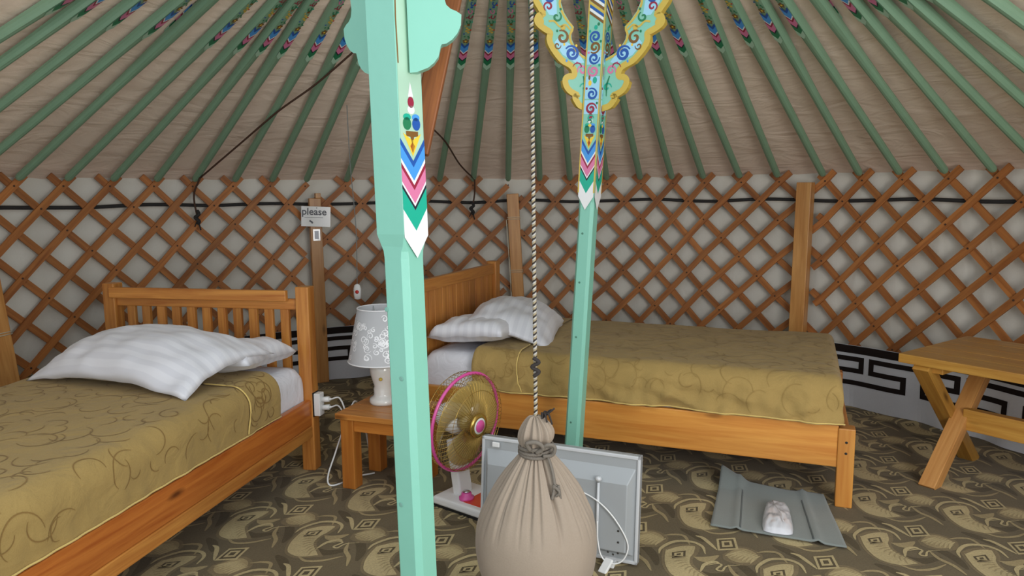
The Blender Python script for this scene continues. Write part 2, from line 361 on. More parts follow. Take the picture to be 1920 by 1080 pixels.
POLES=[(-81,-77,1),(-76.3,-73.2,1),(-71,-67.6,1),(-66,-61.7,1),(-61,-57.3,0),(-56,-51.5,1),(-51,-46.6,1),(-46,-42.8,1),(-41.4,-39.1,1),(-36.4,-34,1),(-31.6,-29.3,1),(-27,-24.7,1),
 (-21.5,-19,1),(-16.9,-14.5,1),(-12.6,-10.1,1),(-8.3,-5.8,1),(-3.4,-.9,1),(1.7,3.6,1),(6.3,8.3,1),(10.7,12.8,1),(16,18.2,1),(20.75,23,1),(25.2,27.5,1),(29.5,31.8,1),(34.4,36.5,1),(39.3,43.2,1),(45,48.5,1),(49.4,53.5,1),(54,57.6,1),(59,63,0),(64,68.1,1),(69,72.1,1),(73.6,76.3,1),(78,79.7,1),(83,85.5,1)]
ORD='zeroth first second third fourth fifth sixth seventh eighth ninth tenth eleventh twelfth thirteenth fourteenth fifteenth sixteenth seventeenth eighteenth nineteenth twentieth'.split()
pm={1:None,0:None}
vis=[k for k,(f,t,p) in enumerate(POLES) if -62<f<66]
def pole_label(k):
    f,t,p=POLES[k]
    a='green roof pole with painted chevrons' if p else 'plain green roof pole turned so no paint shows'
    if f<-62: return a+', %s one beyond the left edge of the frame'%ORD[vis[0]-k]
    if f>66: return a+', %s one beyond the right edge of the frame'%ORD[k-vis[-1]]
    if not p: return a+(', far left' if f<0 else ', right side above the table')
    L=[q for q in vis if POLES[q][2]]; i=L.index(k)+1
    if f in (-16.9,-12.6): return a+(', left' if f<-15 else ', right')+' of the two whose feet hide behind near pillar'
    if i<=8: return a+', %s from the left along the lattice heads'%ORD[i]
    return a+', %s from the right along the lattice heads'%ORD[len(L)-i+1]
for k,(f,t,p) in enumerate(POLES):
    F=cyl(f,R-.035,1.488); T=cyl(t,1.82,roofz(1.82)-.012); d=(T-F).normalized()
    # frame: x along pole, -z toward the room
    rn=(Vector((CX,CY,0))-Vector((F.x,F.y,0))).normalized()
    dn=Vector((rn.x*SLOPE,rn.y*SLOPE,-1)).normalized(); z=-(dn-d*dn.dot(d)).normalized(); y=z.cross(d)
    M=Matrix((( d.x,y.x,z.x,F.x),(d.y,y.y,z.y,F.y),(d.z,y.z,z.z,F.z),(0,0,0,1)))
    M=M@Matrix.Translation((.035,0,0))
    M=M@(Matrix.Rotation(pi,4,'X') if not p else Matrix.Rotation(rad(max(-14,min(14,-(f-2)*.35))),4,'X'))
    if pm[1] is None:
        o=unit_pole(True).build('roof_pole',[GREEN]+PAINTS+[MINT2],smooth=False); pm[1]=o
    else:
        o=pm[1].copy(); COL.objects.link(o)
    o.matrix_world=M; tag(o,pole_label(k),'roof pole','painted green roof poles')

# crown ring that the poles run up to, above the frame
cr=thing('smoke_ring','round wooden roof crown ring where the green poles meet','crown ring',(CX,CY,2.735))
m=MB(); m.lathe([(.60,-.06),(.74,-.06),(.74,.06),(.60,.06),(.60,-.06)],48,0,caps=False); m.build('ring',[MINT],cr,bevel=.008)
m=MB(); m.lathe([(.0,.20),(.14,.20),(.14,.26),(.0,.26)],32,0,caps=False); m.build('hub',[MINT],cr)
for k in range(4):
    a=pi*k/4+.2; m=MB(); m.tube(crom([(.66*cos(a),.66*sin(a),.02),(.35*cos(a),.35*sin(a),.18),(0,0,.23),(-.35*cos(a),-.35*sin(a),.18),(-.66*cos(a),-.66*sin(a),.02)],5),.025,8); m.build('spoke',[MINT],cr,smooth=True)

# ------------------------------------------------------------------ lattice wall sections
HEADS=[f for f,t,p in POLES]+[88,93]
def head_th(k):
    if k<=0: return HEADS[0]+4.9*k
    if k>=len(HEADS)-1: return HEADS[-1]+4.9*(k-len(HEADS)+1)
    i=int(math.floor(k)); fr=k-i; return HEADS[i]*(1-fr)+HEADS[i+1]*fr
DZ=.131; ZX=1.462
def lattice(name,label,t0,t1):
    root=thing(name,label,'lattice wall',cyl((t0+t1)/2,R,0),group='wooden lattice wall sections'); base=root.location
    for sgn in (1,-1):
        rad_=R-.012 if sgn>0 else R+.003
        for k in range(-8,len(HEADS)+10):
            # lath passes head k; theta index decreases by half a spacing for every DZ downwards (sgn=1: "/")
            pts=[]
            e0,e1=random.uniform(-.8,.6),random.uniform(-.6,.8)
            z=1.525
            while z>.03:
                kk=k-sgn*(ZX-z)/DZ*.5; th=head_th(kk)
                if t0+e0<=th<=t1+e1: pts.append((th,z))
                z-=.022
            if len(pts)<6: continue
            n=len(pts); vs=[]; o=random.uniform(0,60); q=random.uniform(0,60)
            wob=random.uniform(-.004,.004)
            C=[cyl(th,rad_,z) for th,z in pts]
            for i in range(n):
                d=(C[min(n-1,i+1)]-C[max(0,i-1)]).normalized(); a=rad(pts[i][0]); rn=Vector((sin(a),cos(a),0)); sd=d.cross(rn).normalized()
                c=C[i]-base+sd*wob*sin(pi*i/n)
                for aa,bb in ((-1,-1),(1,-1),(1,1),(-1,1)): vs.append(c+sd*(aa*.0205)+rn*(bb*.0065))
            fs=[];uv=[]; Ls=(C[1]-C[0]).length
            for i in range(n-1):
                for j in range(4):
                    j2=(j+1)%4; fs.append([4*i+j,4*i+j2,4*i+4+j2,4*i+4+j]); v0=q+(0,.041,.054,.095)[j]; v1=v0+(.041,.013,.041,.013)[j]
                    uv.append([(o+i*Ls,v0),(o+i*Ls,v1),(o+(i+1)*Ls,v1),(o+(i+1)*Ls,v0)])
            fs+=[[3,2,1,0],[4*n-4,4*n-3,4*n-2,4*n-1]]; uv+=[[(o,q)]*4,[(o,q)]*4]
            m=MB(); m.add(vs,fs,0,uv)
            if sgn>0:
                # leather pins at every second crossing
                j=0
                while ZX-j*DZ>.2:
                    zz=ZX-j*DZ; th=head_th(k-j*.5)
                    if t0<th<t1:
                        c=cyl(th,R-.0185,zz)-base; a=rad(th); rn=Vector((sin(a),cos(a),0)); t_=Vector((cos(a),-sin(a),0)); up=Vector((0,0,1))
                        ring=[c+(t_*cos(2*pi*i/7)+up*sin(2*pi*i/7))*.006-rn*.003 for i in range(7)]
                        r2=[p+rn*.006 for p in ring]
                        m.add(ring+r2,[list(range(7))]+[[i,(i+1)%7,7+(i+1)%7,7+i] for i in range(7)],1)
                    j+=2 if (k+j)%2==0 else 1
            m.build('lath',[LATH,CORDBR],root)
    return root
lattice('lattice_panel','crossed wooden lath panel of wall behind the left bed',-82,-26.6)
lattice('lattice_panel','crossed wooden lath panel of wall behind the lamp and mint pillar',-25.4,2.0)
lattice('lattice_panel','crossed wooden lath panel of wall behind the right bed',3.4,42.3)
lattice('lattice_panel','crossed wooden lath panel of wall above the trestle table',43.6,88)

# black girth rope, between lattice and felt
m=MB(); pts=[]
for k in range(240):
    th=-84+k*(174/239); z=1.338+.006*sin(th*.37)+.006*nz(th*.15)
    if -35<th<-20: z-=.010*math.exp(-((th+26)/5)**2)
    pts.append(cyl(th,R+.026,z))
m.tube(pts,.0115,8); o=m.build('girth_rope',[ROPEB],smooth=True); tag(o,'black rope running round the wall behind the lattice','rope')

# wall posts
def wall_post(label,top,bot,w,tk,group='wooden wall posts',rot=0,ties=(),notch=False,zig=False):
    (t1,z1),(t0,z0)=top,bot
    p1=cyl(t1,R-.065,z1); p0=cyl(t0,R-.065,z0); p0=p0-(p1-p0)*(z0/(z1-z0))
    a=rad((t0+t1)/2); rn=Vector((sin(a),cos(a),0))
    root=thing('wall_post',label,'wall post',p0,group=group)
    m=MB(); m.beam((0,0,0),p1-p0,w,tk,rn); m.build('post_board',[POST],root,bevel=.004)
    if notch:
        m=MB(); d=(p1-p0).normalized(); q=p1-p0; sd=d.cross(rn).normalized(); m.beam(q-sd*w*.28,q-sd*w*.28+d*.035,w*.44,tk,rn); m.build('hook',[POST],root,bevel=.003)
    for zt in ties:
        c=p0.lerp(p1,zt/(z1))-p0; d=(p1-p0).normalized(); sd=d.cross(rn).normalized(); e=tk/2+.004; hw=w/2+.004
        m=MB()
        for dz in (0,.014):
            m.tube([c+d*dz+sd*hw+rn*e,c+d*dz-sd*hw+rn*e,c+d*dz-sd*hw-rn*e,c+d*(dz+.004)+sd*hw-rn*e],.0028,6,0,True)
        m.build('binding_string',[STRING],root,smooth=True)
    if zig:
        d=(p1-p0).normalized(); sd=d.cross(rn).normalized(); L=(p1-p0).length
        m=MB(); m.tube(crom([d*(L*.86)+sd*(w/2+.012)-rn*(tk/2+.004),d*(L*.6)+sd*(w/2+.007)-rn*(tk/2+.004),d*(L*.3)+sd*(w/2+.006)-rn*(tk/2+.003)],6),.003,6); m.build('hanging_string',[STRING],root,smooth=True)
    return root
wall_post('pale wooden wall post behind the left headboard, carrying the white sign',(-26.0,1.375),(-25.9,.4),.085,.055,notch=True)
wall_post('leaning wooden wall post bound with white string behind the second headboard',(2.35,1.395),(3.15,.526),.092,.045,ties=(1.2,.79),zig=True)
wall_post('widest wooden wall post, behind the foot of the right bed',(43.0,1.455),(42.75,.468),.098,.07)
wall_post('wooden wall post at the left edge of the photo',(-65.3,1.10),(-64.0,.35),.12,.05,ties=(.64,))

# white cloth band with black key pattern along the wall foot
bd=MB(); Rb=R-.055
def bpt(th,z,off=0):
    f=(.006+.018*(1-z/.4))*nz(th*.32,z*1.5,5)+.010*(1-z/.4)*sin(th*.9+2*nz(th*.1))
    return cyl(th,Rb+f-off,z)
ths=[-47+k*.5 for k in range(int(121/.5))]; zs=[.004,.06,.12,.18,.24,.30,.36,.41]
bd.add([bpt(t,z) for t in ths for z in zs],[[i*8+j,i*8+j+1,(i+1)*8+j+1,(i+1)*8+j] for i in range(len(ths)-1) for j in range(7)],0)
def bstrip(t0,t1,z0,z1):
    n=max(1,int(abs(t1-t0)/.4)); nz_=max(1,int((z1-z0)/.03)); g=[[bpt(t0+(t1-t0)*i/n,z0+(z1-z0)*j/nz_,.003) for j in range(nz_+1)] for i in range(n+1)]
    vs=[p for row in g for p in row]; w=nz_+1
    bd.add(vs,[[i*w+j,i*w+j+1,(i+1)*w+j+1,(i+1)*w+j] for i in range(n) for j in range(nz_)],1)
bstrip(-47,73.5,.358,.408)
h=.031; L1,L2,L3=.166,.246,.322
half=5.55; back=4.6; t=51.7-half*16
while t<76:
    # L3 bar from t to t+half+back, verticals at both its ends, L1 bar between
    xs=t; xe=t+half+back+.35
    bstrip(xs,xe,L3-h/2,L3+h/2); bstrip(xs,xs+.62,L2-h/2,L3+h/2); bstrip(xe-.62,xe,L2-h/2,L3+h/2)
    bstrip(xs,xs+back-.15,L2-h/2,L2+h/2); bstrip(xe-back+.15,xe,L2-h/2,L2+h/2)
    # lower verticals
    bstrip(xs+back-.77,xs+back-.15,L1-h/2,L2+h/2); bstrip(xe-back+.15,xe-back+.77,L1-h/2,L2+h/2)
    bstrip(xe-back+.15,xs+2*half+back-.15,L1-h/2,L1+h/2)
    t+=2*half
o=bd.build('cloth_band',[BAND,BANDK],smooth=False); tag(o,'white cloth band with black key pattern along the foot of the wall','cloth band')

# brown cords laid over the poles, each ending in a knot
def rcord(name,label,pts,knot):
    m=MB(); P=[Vector(p) for p in pts]; m.tube(crom(P,6),.006,7)
    k0=knot[0]; m.tube(crom([P[-1]]+[Vector(k) for k in knot],6),.0065,7)
    o=m.build(name,[CORDBR],smooth=True); tag(o,label,'rope')
    e=Vector(knot[-1]); m=MB()
    m.tube(crom([e+Vector((0,0,.06)),e+Vector((.014,-.012,.035)),e+Vector((-.012,-.014,.015)),e+Vector((.012,-.010,-.01)),e+Vector((0,0,-.03))],5),[.011]*20+[.008],8)
    m.tube([e,e+Vector((.02,-.01,-.07))],.005,6); m.tube([e,e+Vector((-.02,-.01,-.05))],.004,6)
    k=m.build('knot',[ROPEB],o,smooth=True); k.parent=o
    return o
rcord('roof_rope','dark brown cord slung across the green poles on the left',[(-.70,4.05,2.27),(-.873,4.186,2.175),(-1.132,4.363,2.030),(-1.398,4.501,1.895),(-1.703,4.695,1.722),(-2.055,4.90,1.515)],[cyl(-41.5,R-.05,1.40),cyl(-41.2,R-.05,1.24)])
rcord('roof_rope','brown cord slung down the poles right of the plain mint pillar',[(-.66,4.6,2.04),(-.552,4.921,1.868),(-.452,5.158,1.755),(-.376,5.453,1.612),(-.279,5.66,1.505)],[cyl(-3.2,R-.05,1.40),cyl(-3.6,R-.05,1.27)])

# grey pull cord with a white and red tag
pc=thing('pull_cord','thin grey cord hanging from the roof with a white and red tag','cord',(-.978,4.6,.789))
m=MB(); m.tube(crom([(-.02,-.02,1.15),(-.015,-.01,.8),(.005,0,.4),(0,0,.03)],6),.003,6); m.build('cord_line',[plain('cord_grey',srgb(120,122,120),.6)],pc,smooth=True)
m=MB(); m.lathe([(.006,-.05),(.02,-.045),(.024,-.02),(.024,.02),(.018,.042),(.005,.05)],16,0,Matrix.Diagonal((1,.45,1,1))); tg=m.build('tag',[WHITEP],pc,smooth=True)
m=MB(); m.lathe([(.0,0),(.012,.0),(.011,.003),(0,.004)],16,0,Matrix.Translation((0,-.011,0))@Matrix.Rotation(pi/2,4,'X')); o=m.build('red_button',[PR],tg,smooth=True); o['label']='red disc on the white tag'

# sign on the post
sg=thing('sign','small white laminated sign reading please, pinned on the wall post','sign',M=Matrix.Translation(cyl(-26.15,R-.135,1.243))@Matrix.Rotation(rad(17),4,'Z')@Matrix.Rotation(rad(3),4,'Y'))
m=MB(); m.prism([(-.102,-.072),(.102,-.072),(.102,.072),(-.102,.072)],.003); m.build('card',[CARDM],sg,bevel=.001)
def text(s,size,loc,parent,mat,name='lettering',rot=(pi/2,0,0)):
    c=bpy.data.curves.new(name,'FONT'); c.body=s; c.size=size; c.extrude=.0004; c.offset=.0012; c.align_x='CENTER'; c.materials.append(mat); f=bpy.data.objects.new(name,c); COL.objects.link(f); bpy.context.view_layer.update()
    me=bpy.data.meshes.new_from_object(f.evaluated_get(bpy.context.evaluated_depsgraph_get())); bpy.data.objects.remove(f)
    o=bpy.data.objects.new(name,me); COL.objects.link(o); o.parent=parent; o.location=loc; o.rotation_euler=rot
    if not me.materials: me.materials.append(mat)
    return o
text('please',.070,(-.012,-.0025,.012),sg,INK)
m=MB()
m.ribbon([(-.08,-.008),(.05,-.008)],.003,lambda x,y:Vector((x,-.002,y)),0)
m.ribbon([(-.045,-.03),(-.028,-.04),(-.022,-.05)],.012,lambda x,y:Vector((x,-.002,y)),0)
m.build('printed_mark',[INK],sg)
m=MB(); m.lathe([(0,0),(.004,0),(.003,.004),(0,.005)],8,0,Matrix.Translation((.005,-.002,.062))@Matrix.Rotation(pi/2,4,'X')); m.build('pin',[BLACKR],sg)
st=thing('tag','little laminated tag stuck on the wall post under the sign','tag',M=Matrix.Translation(cyl(-26.0,R-.098,1.108))@Matrix.Rotation(rad(20),4,'Z'))
m=MB(); m.prism([(-.025,-.042),(.025,-.042),(.025,.042),(-.025,.042)],.002); m.build('card',[CARDM],st)
m=MB(); m.poly([(-.015,-.03),(.015,-.03),(.015,.03),(-.015,.03)],Matrix.Translation((0,-.0016,0)),0); m.build('printed_panel',[plain('tag_grey',srgb(160,164,176),.3)],st)

# ------------------------------------------------------------------ pillars
def swirl(m,fn,x,z,r,mat,flip=1,turn=1.6,w=None,ph=0):
    n=22; pts=[]; ws=[]
    for i in range(n):
        t=i/(n-1); a=ph+turn*2*pi*t; rr=r*(1-.82*t); pts.append((x+flip*rr*cos(a),z+rr*sin(a))); ws.append((w or r*.42)*(1-.55*abs(2*t-1)**2))
    m.ribbon(pts,ws,fn,mat)
def blob(m,fn,x,z,rx,rz,mat,n=14): m.add([fn(x+rx*cos(2*pi*i/n),z+rz*sin(2*pi*i/n)) for i in range(n)],[list(range(n))],mat)
def chevrons(m,fn,z0,w,s=1.0,dr=.052):
    def ch(a,b,mat):
        a=z0+a*s;b=z0+b*s;d=dr*s
        m.add([fn(0,a),fn(w,a+d),fn(w,b+d),fn(0,b),fn(-w,b+d),fn(-w,a+d)],[[0,1,2,3],[0,3,4,5]],mat)
    for a,b,mt in ((0,.065,iW),(.065,.113,iT),(.113,.122,iK),(.122,.129,iW),(.129,.160,iP),(.160,.172,iM),(.172,.182,iW),(.182,.213,iB),(.213,.228,iDB)): ch(a,b,mt)
    z=lambda q:z0+q*s
    # lotus bud above
    m.add([fn(0,z(.238)),fn(w*.75,z(.292)),fn(0,z(.275)),fn(-w*.75,z(.292))],[[0,1,2,3]],iY)
    m.add([fn(-w*.5,z(.296)),fn(-w*.5,z(.285)),fn(-w*.15,z(.283)),fn(0,z(.262)),fn(w*.15,z(.283)),fn(w*.5,z(.285)),fn(w*.5,z(.296))],[[0,1,2,3,4,5,6]],iBR)
    m.add([fn(-w*.2,z(.262)),fn(0,z(.245)),fn(w*.2,z(.262)),fn(0,z(.272))],[[0,1,2,3]],iR)
    blob(m,fn,-w*.38,z(.313),w*.34,.015*s,iG); blob(m,fn,w*.38,z(.313),w*.34,.015*s,iDB); blob(m,fn,-w*.36,z(.328),w*.32,.008*s,iT); blob(m,fn,w*.36,z(.328),w*.32,.008*s,iB)
    blob(m,fn,0,z(.345),w*.30,.010*s,iW); blob(m,fn,0,z(.362),w*.26,.013*s,iM)
    m.add([fn(-w*.22,z(.374)),fn(w*.22,z(.374)),fn(0,z(.408))],[[0,1,2]],iW)

def pillar_body(a,zc,ztop):
    """square shaft with chamfered lower corners, local -Y is the broad front face"""
    m=MB(); h=a/2; c=a*.155
    def ring(z,k,hh):
        q=c*k; return [(hh,-hh+q,z),(hh,hh-q,z),(hh-q,hh,z),(-hh+q,hh,z),(-hh,hh-q,z),(-hh,-hh+q,z),(-hh+q,-hh,z),(hh-q,-hh,z)]
    h2=h*.90
    prof=[(0,1,h2),(zc-.03,1,h2),(zc-.012,.85,h2),(zc,.45,h2*1.0),(zc+.03,.06,h),(ztop,.06,h)]
    vs=[p for z,k,hh in prof for p in ring(z,k,hh)]
    m.add(vs,[[i*8+j,i*8+(j+1)%8,(i+1)*8+(j+1)%8,(i+1)*8+j] for i in range(len(prof)-1) for j in range(8)]+[list(range(8))[::-1],[(len(prof)-1)*8+j for j in range(8)]],0)
    return m
BR_OUT=[(0,.0),(.022,.003),(.047,.012),(.062,.030),(.072,.048),(.060,.056),(.074,.062),(.098,.074),(.115,.095),(.121,.122),(.106,.136),(.088,.138),(.080,.150),(.086,.172),(.105,.188),(.140,.204),(.172,.236),(.196,.270),(.203,.296),(.200,.318),(.222,.330),(.248,.345),(.262,.362),(.256,.384),(.236,.394),(.250,.418),(.272,.450),(.284,.490),(.280,.53),(.30,.57),(.345,.60),(.38,.65),(.39,.70),(.43,.76)]
BR_IN=[(.36,.76),(.30,.69),(.245,.62),(.175,.55),(.145,.51),(.150,.46),(.135,.42),(.110,.385),(.085,.36),(.095,.33),(.092,.305),(.075,.275),(.05,.25),(.022,.235),(0,.225)]
def bracket(name,parent,a,z0,side,t,painted,first=None,turn=0,zs=1.0):
    m=MB(); out=(first or [])+[(u,z*zs) for u,z in BR_OUT if not first or z>first[-1][1]+.02]+[(u,z*zs) for u,z in BR_IN]
    s=side; out3=[(s*(a/2+u),z0+z) for u,z in out]
    m.prism(out3,t,None,0,edge=iGO if painted else None)
    if painted:
        f=-1  # paint on the face turned to the visitor
        fn=lambda x,z:Vector((x,f*(t/2+.0008),z)); fn2=lambda x,z:Vector((x,f*(t/2+.0014),z))
        # gold border along the rims
        ed=[(s*(a/2+max(u-.010*(1 if u>.02 else 0),.001)),z0+z*zs+.006) for u,z in BR_OUT]; m.ribbon(crom2(ed,3),.026,fn,iGO)
        ed=[(s*(a/2+u+.006),z0+z*zs-.004) for u,z in BR_IN]; m.ribbon(crom2(ed,3),.010,fn,iGO)
        X=lambda u:s*(a/2+u); Z=lambda z:z0+z*zs
        m.add([fn(X(.028),Z(.21)),fn(X(.06),Z(.20)),fn(X(.13),Z(.235)),fn(X(.17),Z(.285)),fn(X(.15),Z(.31)),fn(X(.10),Z(.285)),fn(X(.05),Z(.24))],[[0,1,2,3,4,5,6]],iLB)
        m.add([fn(X(.165),Z(.40)),fn(X(.20),Z(.40)),fn(X(.235),Z(.45)),fn(X(.245),Z(.51)),fn(X(.19),Z(.52)),fn(X(.17),Z(.46))],[[0,1,2,3,4,5]],iLB)
        blob(m,fn2,X(.238),Z(.366),.017,.020,iGO)
        swirl(m,fn2,X(.036),Z(.175),.022,iP,s,1.3,ph=-.5); swirl(m,fn2,X(.05),Z(.185),.030,iM,s,.5,.006)
        swirl(m,fn2,X(.022),Z(.10),.020,iT,s,1.0); m.ribbon([(X(.03),Z(.15)),(X(.018),Z(.11)),(X(.02),Z(.06))],[.004,.009,.003],fn2,iG)
        swirl(m,fn2,X(.088),Z(.245),.033,iDB,s,1.7,ph=.5); swirl(m,fn2,X(.135),Z(.31),.030,iBR,s,1.2,ph=1); swirl(m,fn2,X(.155),Z(.272),.016,iBR,s,1.1,ph=3)
        m.ribbon(crom2([(X(.10),Z(.345)),(X(.125),Z(.365)),(X(.15),Z(.355)),(X(.175),Z(.375)),(X(.20),Z(.372))],4),.008,fn2,iGO); blob(m,fn2,X(.135),Z(.352),.012,.010,iGO)
        swirl(m,fn2,X(.165),Z(.395),.022,iG,s,1.1,ph=2); swirl(m,fn2,X(.205),Z(.435),.022,iM,s,1.2,ph=-1); swirl(m,fn2,X(.205),Z(.475),.026,iDB,s,1.3,ph=1)
        swirl(m,fn2,X(.19),Z(.52),.02,iBR,s,1.1); swirl(m,fn2,X(.25),Z(.58),.025,iDB,s,1.3); swirl(m,fn2,X(.32),Z(.65),.025,iM,s,1.3)
        for u,z,mt in ((.062,.205,iP),(.11,.21,iB),(.07,.28,iY),(.16,.335,iG),(.125,.28,iY),(.15,.43,iG),(.225,.51,iP)): blob(m,fn2,X(u),Z(z),.005,.006,mt,8)
    o=m.build(name,[MINT]+PAINTS,parent,bevel=0 if painted else .003)
    q=Matrix.Translation((s*a*.40,0,0)); o.matrix_local=q@Matrix.Rotation(rad(turn),4,'Z')@q.inverted(); return o
TH=rad(-33)
# plain side of the near pillar
Ml=Matrix.Translation((-.241,1.80,0))@Matrix.Rotation(-.020,4,'Y')@Matrix.Rotation(TH,4,'Z')
pl=thing('pillar','near mint green pillar, plain front and chevrons painted on its right side','pillar',M=Ml,group='mint green roof pillars')
a=.088; m=pillar_body(a,1.275,2.50)
fB=lambda x,z:Vector((a/2+.0008,x,z))      # +X face (seen to the right)
chevrons(m,fB,1.245,.0435,1.02)
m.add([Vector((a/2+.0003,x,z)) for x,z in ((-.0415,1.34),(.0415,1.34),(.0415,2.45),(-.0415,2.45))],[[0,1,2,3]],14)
m.ribbon([(-.038,1.70),(-.040,1.80),(-.037,1.9),(-.040,2.0)],.004,fB,iBR)
m.build('shaft',[MINT]+PAINTS+[MINT2],pl,bevel=.0015)
LB=[(0,0),(.02,.002),(.048,.011),(.064,.022),(.076,.036),(.083,.060),(.086,.0635),(.098,.0655),(.113,.074),(.127,.088),(.137,.1065),(.139,.13),(.126,.138),(.112,.143),(.101,.152),(.096,.168),(.098,.190),(.105,.205)]
bracket('bracket',pl,a,1.680,1,.036,False,[(u*.90,z) for u,z in LB],turn=38); bracket('bracket',pl,a,1.686,-1,.036,False,LB,turn=-15)
for z,x in ((.62,-.012),(.95,.01),(1.12,-.028),(1.9,-.012)):
    m=MB(); m.lathe([(.0045,0),(.006,.0008),(.0045,.0014),(0,.0014)],12,0,Matrix.Translation((x,-a*.45-.0002,z))@Matrix.Rotation(pi/2,4,'X')); m.build('plug',[plain('plug_grey',srgb(120,170,155),.5)],pl)
Mr=Matrix.Translation((.269,3.30,0))@Matrix.Rotation(.057,4,'Y')@Matrix.Rotation(TH+.07,4,'Z')
pr=thing('pillar','far mint green pillar with painted scroll brackets, behind the grey panel','pillar',M=Mr,group='mint green roof pillars')
a=.080; m=pillar_body(a,1.372,2.50); fA=lambda x,z:Vector((x,-a/2-.0008,z)); fA2=lambda x,z:Vector((x,-a/2-.0014,z)); fB=lambda x,z:Vector((a/2+.0008,x,z)); fB2=lambda x,z:Vector((a/2+.0014,x,z))
for fn,fn2 in ((fA,fA2),(fB,fB2)):
    chevrons(m,fn,1.325,.036,1.12)
    m.ribbon([(-.0365,1.40),(-.0365,2.45)],.006,fn2,iGO); m.ribbon([(.0365,1.40),(.0365,2.45)],.006,fn2,iGO)
    for z0_,z1_ in ((1.805,1.90),(1.95,2.01)): m.add([fn(-.033,z0_),fn(.033,z0_),fn(.033,z1_),fn(-.033,z1_)],[[0,1,2,3]],iLB)
    m.add([fn(-.033,1.74),fn(.033,1.74),fn(.033,1.80),fn(-.033,1.80)],[[0,1,2,3]],iLB)
    swirl(m,fn2,0,1.722,.016,iT,1,1.1); swirl(m,fn2,0,1.706,.012,iG,-1,.8); blob(m,fn2,0,1.692,.008,.006,iY)
    for k,(z,mt) in enumerate(((1.763,iM),(1.825,iDB),(1.923,iP),(1.976,iDB),(2.022,iBR),(2.066,iDB))): swirl(m,fn2,0,z,.026,mt,(1,-1)[k%2],1.5,ph=k); blob(m,fn2,(.026,-.026)[k%2],z+.024,.005,.006,(iG,iM,iT,iP,iG,iT)[k],8)
    blob(m,fn2,-.012,1.872,.008,.012,iY); blob(m,fn2,.010,1.884,.010,.014,iT); blob(m,fn2,-.016,1.895,.005,.01,iBR); blob(m,fn2,0,2.105,.008,.01,iT); blob(m,fn2,.012,2.118,.006,.007,iG)
    z=2.118
    for mt in (iBR,iW,iDB,iGO,iBR,iW,iDB,iY,iBR,iW):
        m.add([fn2(-.033,z+.045),fn2(.033,z),fn2(.033,z+.012),fn2(-.033,z+.057)],[[0,1,2,3]],mt); z+=.0135
    for k in range(3): swirl(m,fn2,0,2.40+.05*k,.02,(iM,iDB,iT)[k],1,1.4)
m.build('shaft',[MINT]+PAINTS,pr,bevel=.0015)
bracket('bracket',pr,a,1.760,1,.034,True,turn=-4,zs=.955); bracket('bracket',pr,a,1.760,-1,.034,True,turn=44,zs=.955)
for z in (.35,.75,1.0,1.22):
    m=MB(); m.lathe([(.004,0),(.005,.0008),(.003,.0012),(0,.0012)],10,0,Matrix.Translation((-.006,-a*.45-.0002,z))@Matrix.Rotation(pi/2,4,'X')); m.build('plug',[plain('plug_dark',srgb(80,130,110),.5)],pr)

# brown lath leaning from the near pillar up to the crown
m=MB(); m.beam((-.235,1.875,1.50),(.02,2.06,2.665),.055,.03,(0,1,0)); o=m.build('wooden_lath',[BROWN],bevel=.004); tag(o,'brown unpainted wooden lath leaning behind the near mint pillar','wooden lath')

# ------------------------------------------------------------------ beds
BL,BW=2.225,1.0975
def bed_frame(label,M,sy,slatted):
    root=thing('bed_frame',label,'bed',M=M,group='pine single beds')
    Y=lambda y0,y1:(min(sy*y0,sy*y1),max(sy*y0,sy*y1))
    def bx(name,x0,x1,y0,y1,z0,z1,mat=PINE,bev=.005):
        m=MB(); a,b=Y(y0,y1); m.box(x0,x1,a,b,z0,z1); return m.build(name,[mat],root,bevel=bev)
    p=.07; H=.946; e=.0
    bx('head_post',0,p,-e,p,0,H); bx('head_post',0,p,BW-.0,BW+p,0,H)
    W2=BW+p
    bx('leg',BL-p,BL,0,p,0,.362,PINE_Y); bx('leg',BL-p,BL,W2-p,W2,0,.362)
    m=None
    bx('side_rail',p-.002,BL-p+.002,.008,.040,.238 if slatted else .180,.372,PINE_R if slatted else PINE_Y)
    if slatted: bx('rail_sheen_strip',p-.002,BL-p+.002,.006,.040,.178,.2375,PINE)  # paler lower strip, light reflected off the rail put into its colour
    bx('side_rail',p-.002,BL-p+.002,W2-.040,W2-.008,.180,.372,PINE_O)
    bx('foot_rail',BL-.055,BL-.022,p-.002,W2-p+.002,.180,.355)
    bx('base_board',.05,BL-.06,.042,W2-.042,.27,.30)
    bx('lower_head_rail',.02,.052,p-.002,W2-p+.002,.20,.34)
    if slatted:
        bx('back_rail',.018,.052,p-.003,W2-p+.003,.828,.882); bx('top_plank',.054,.082,p+.045,W2-.045,.872,.928)
        for k in range(11):
            y=p+.075+k*(W2-2*p-.15)/10; bx('slat',.024,.046,y-.023,y+.023,.335,.832,bev=.003)
    else:
        bx('top_rail',.016,.056,p-.003,W2-p+.003,.862,.930)
        m=MB(); n=11; w=(W2-2*p)/n
        for k in range(n):
            a,b=Y(p+k*w+.0018,p+(k+1)*w-.0018); m.box(.028,.044,a,b,.335,.866)
        m.build('plank_panel',[PINE],root,bevel=.003)
    for x,z in ((BL-.035,.30),(BL-.035,.25)):
        m=MB(); y=-.0006*sy; m.lathe([(0,0),(.006,0),(.004,.0012),(0,.0012)],10,0,Matrix.Translation((x,y,z))@Matrix.Rotation(pi/2*sy,4,'X')); m.build('screw',[BLACKR],root)
    return root
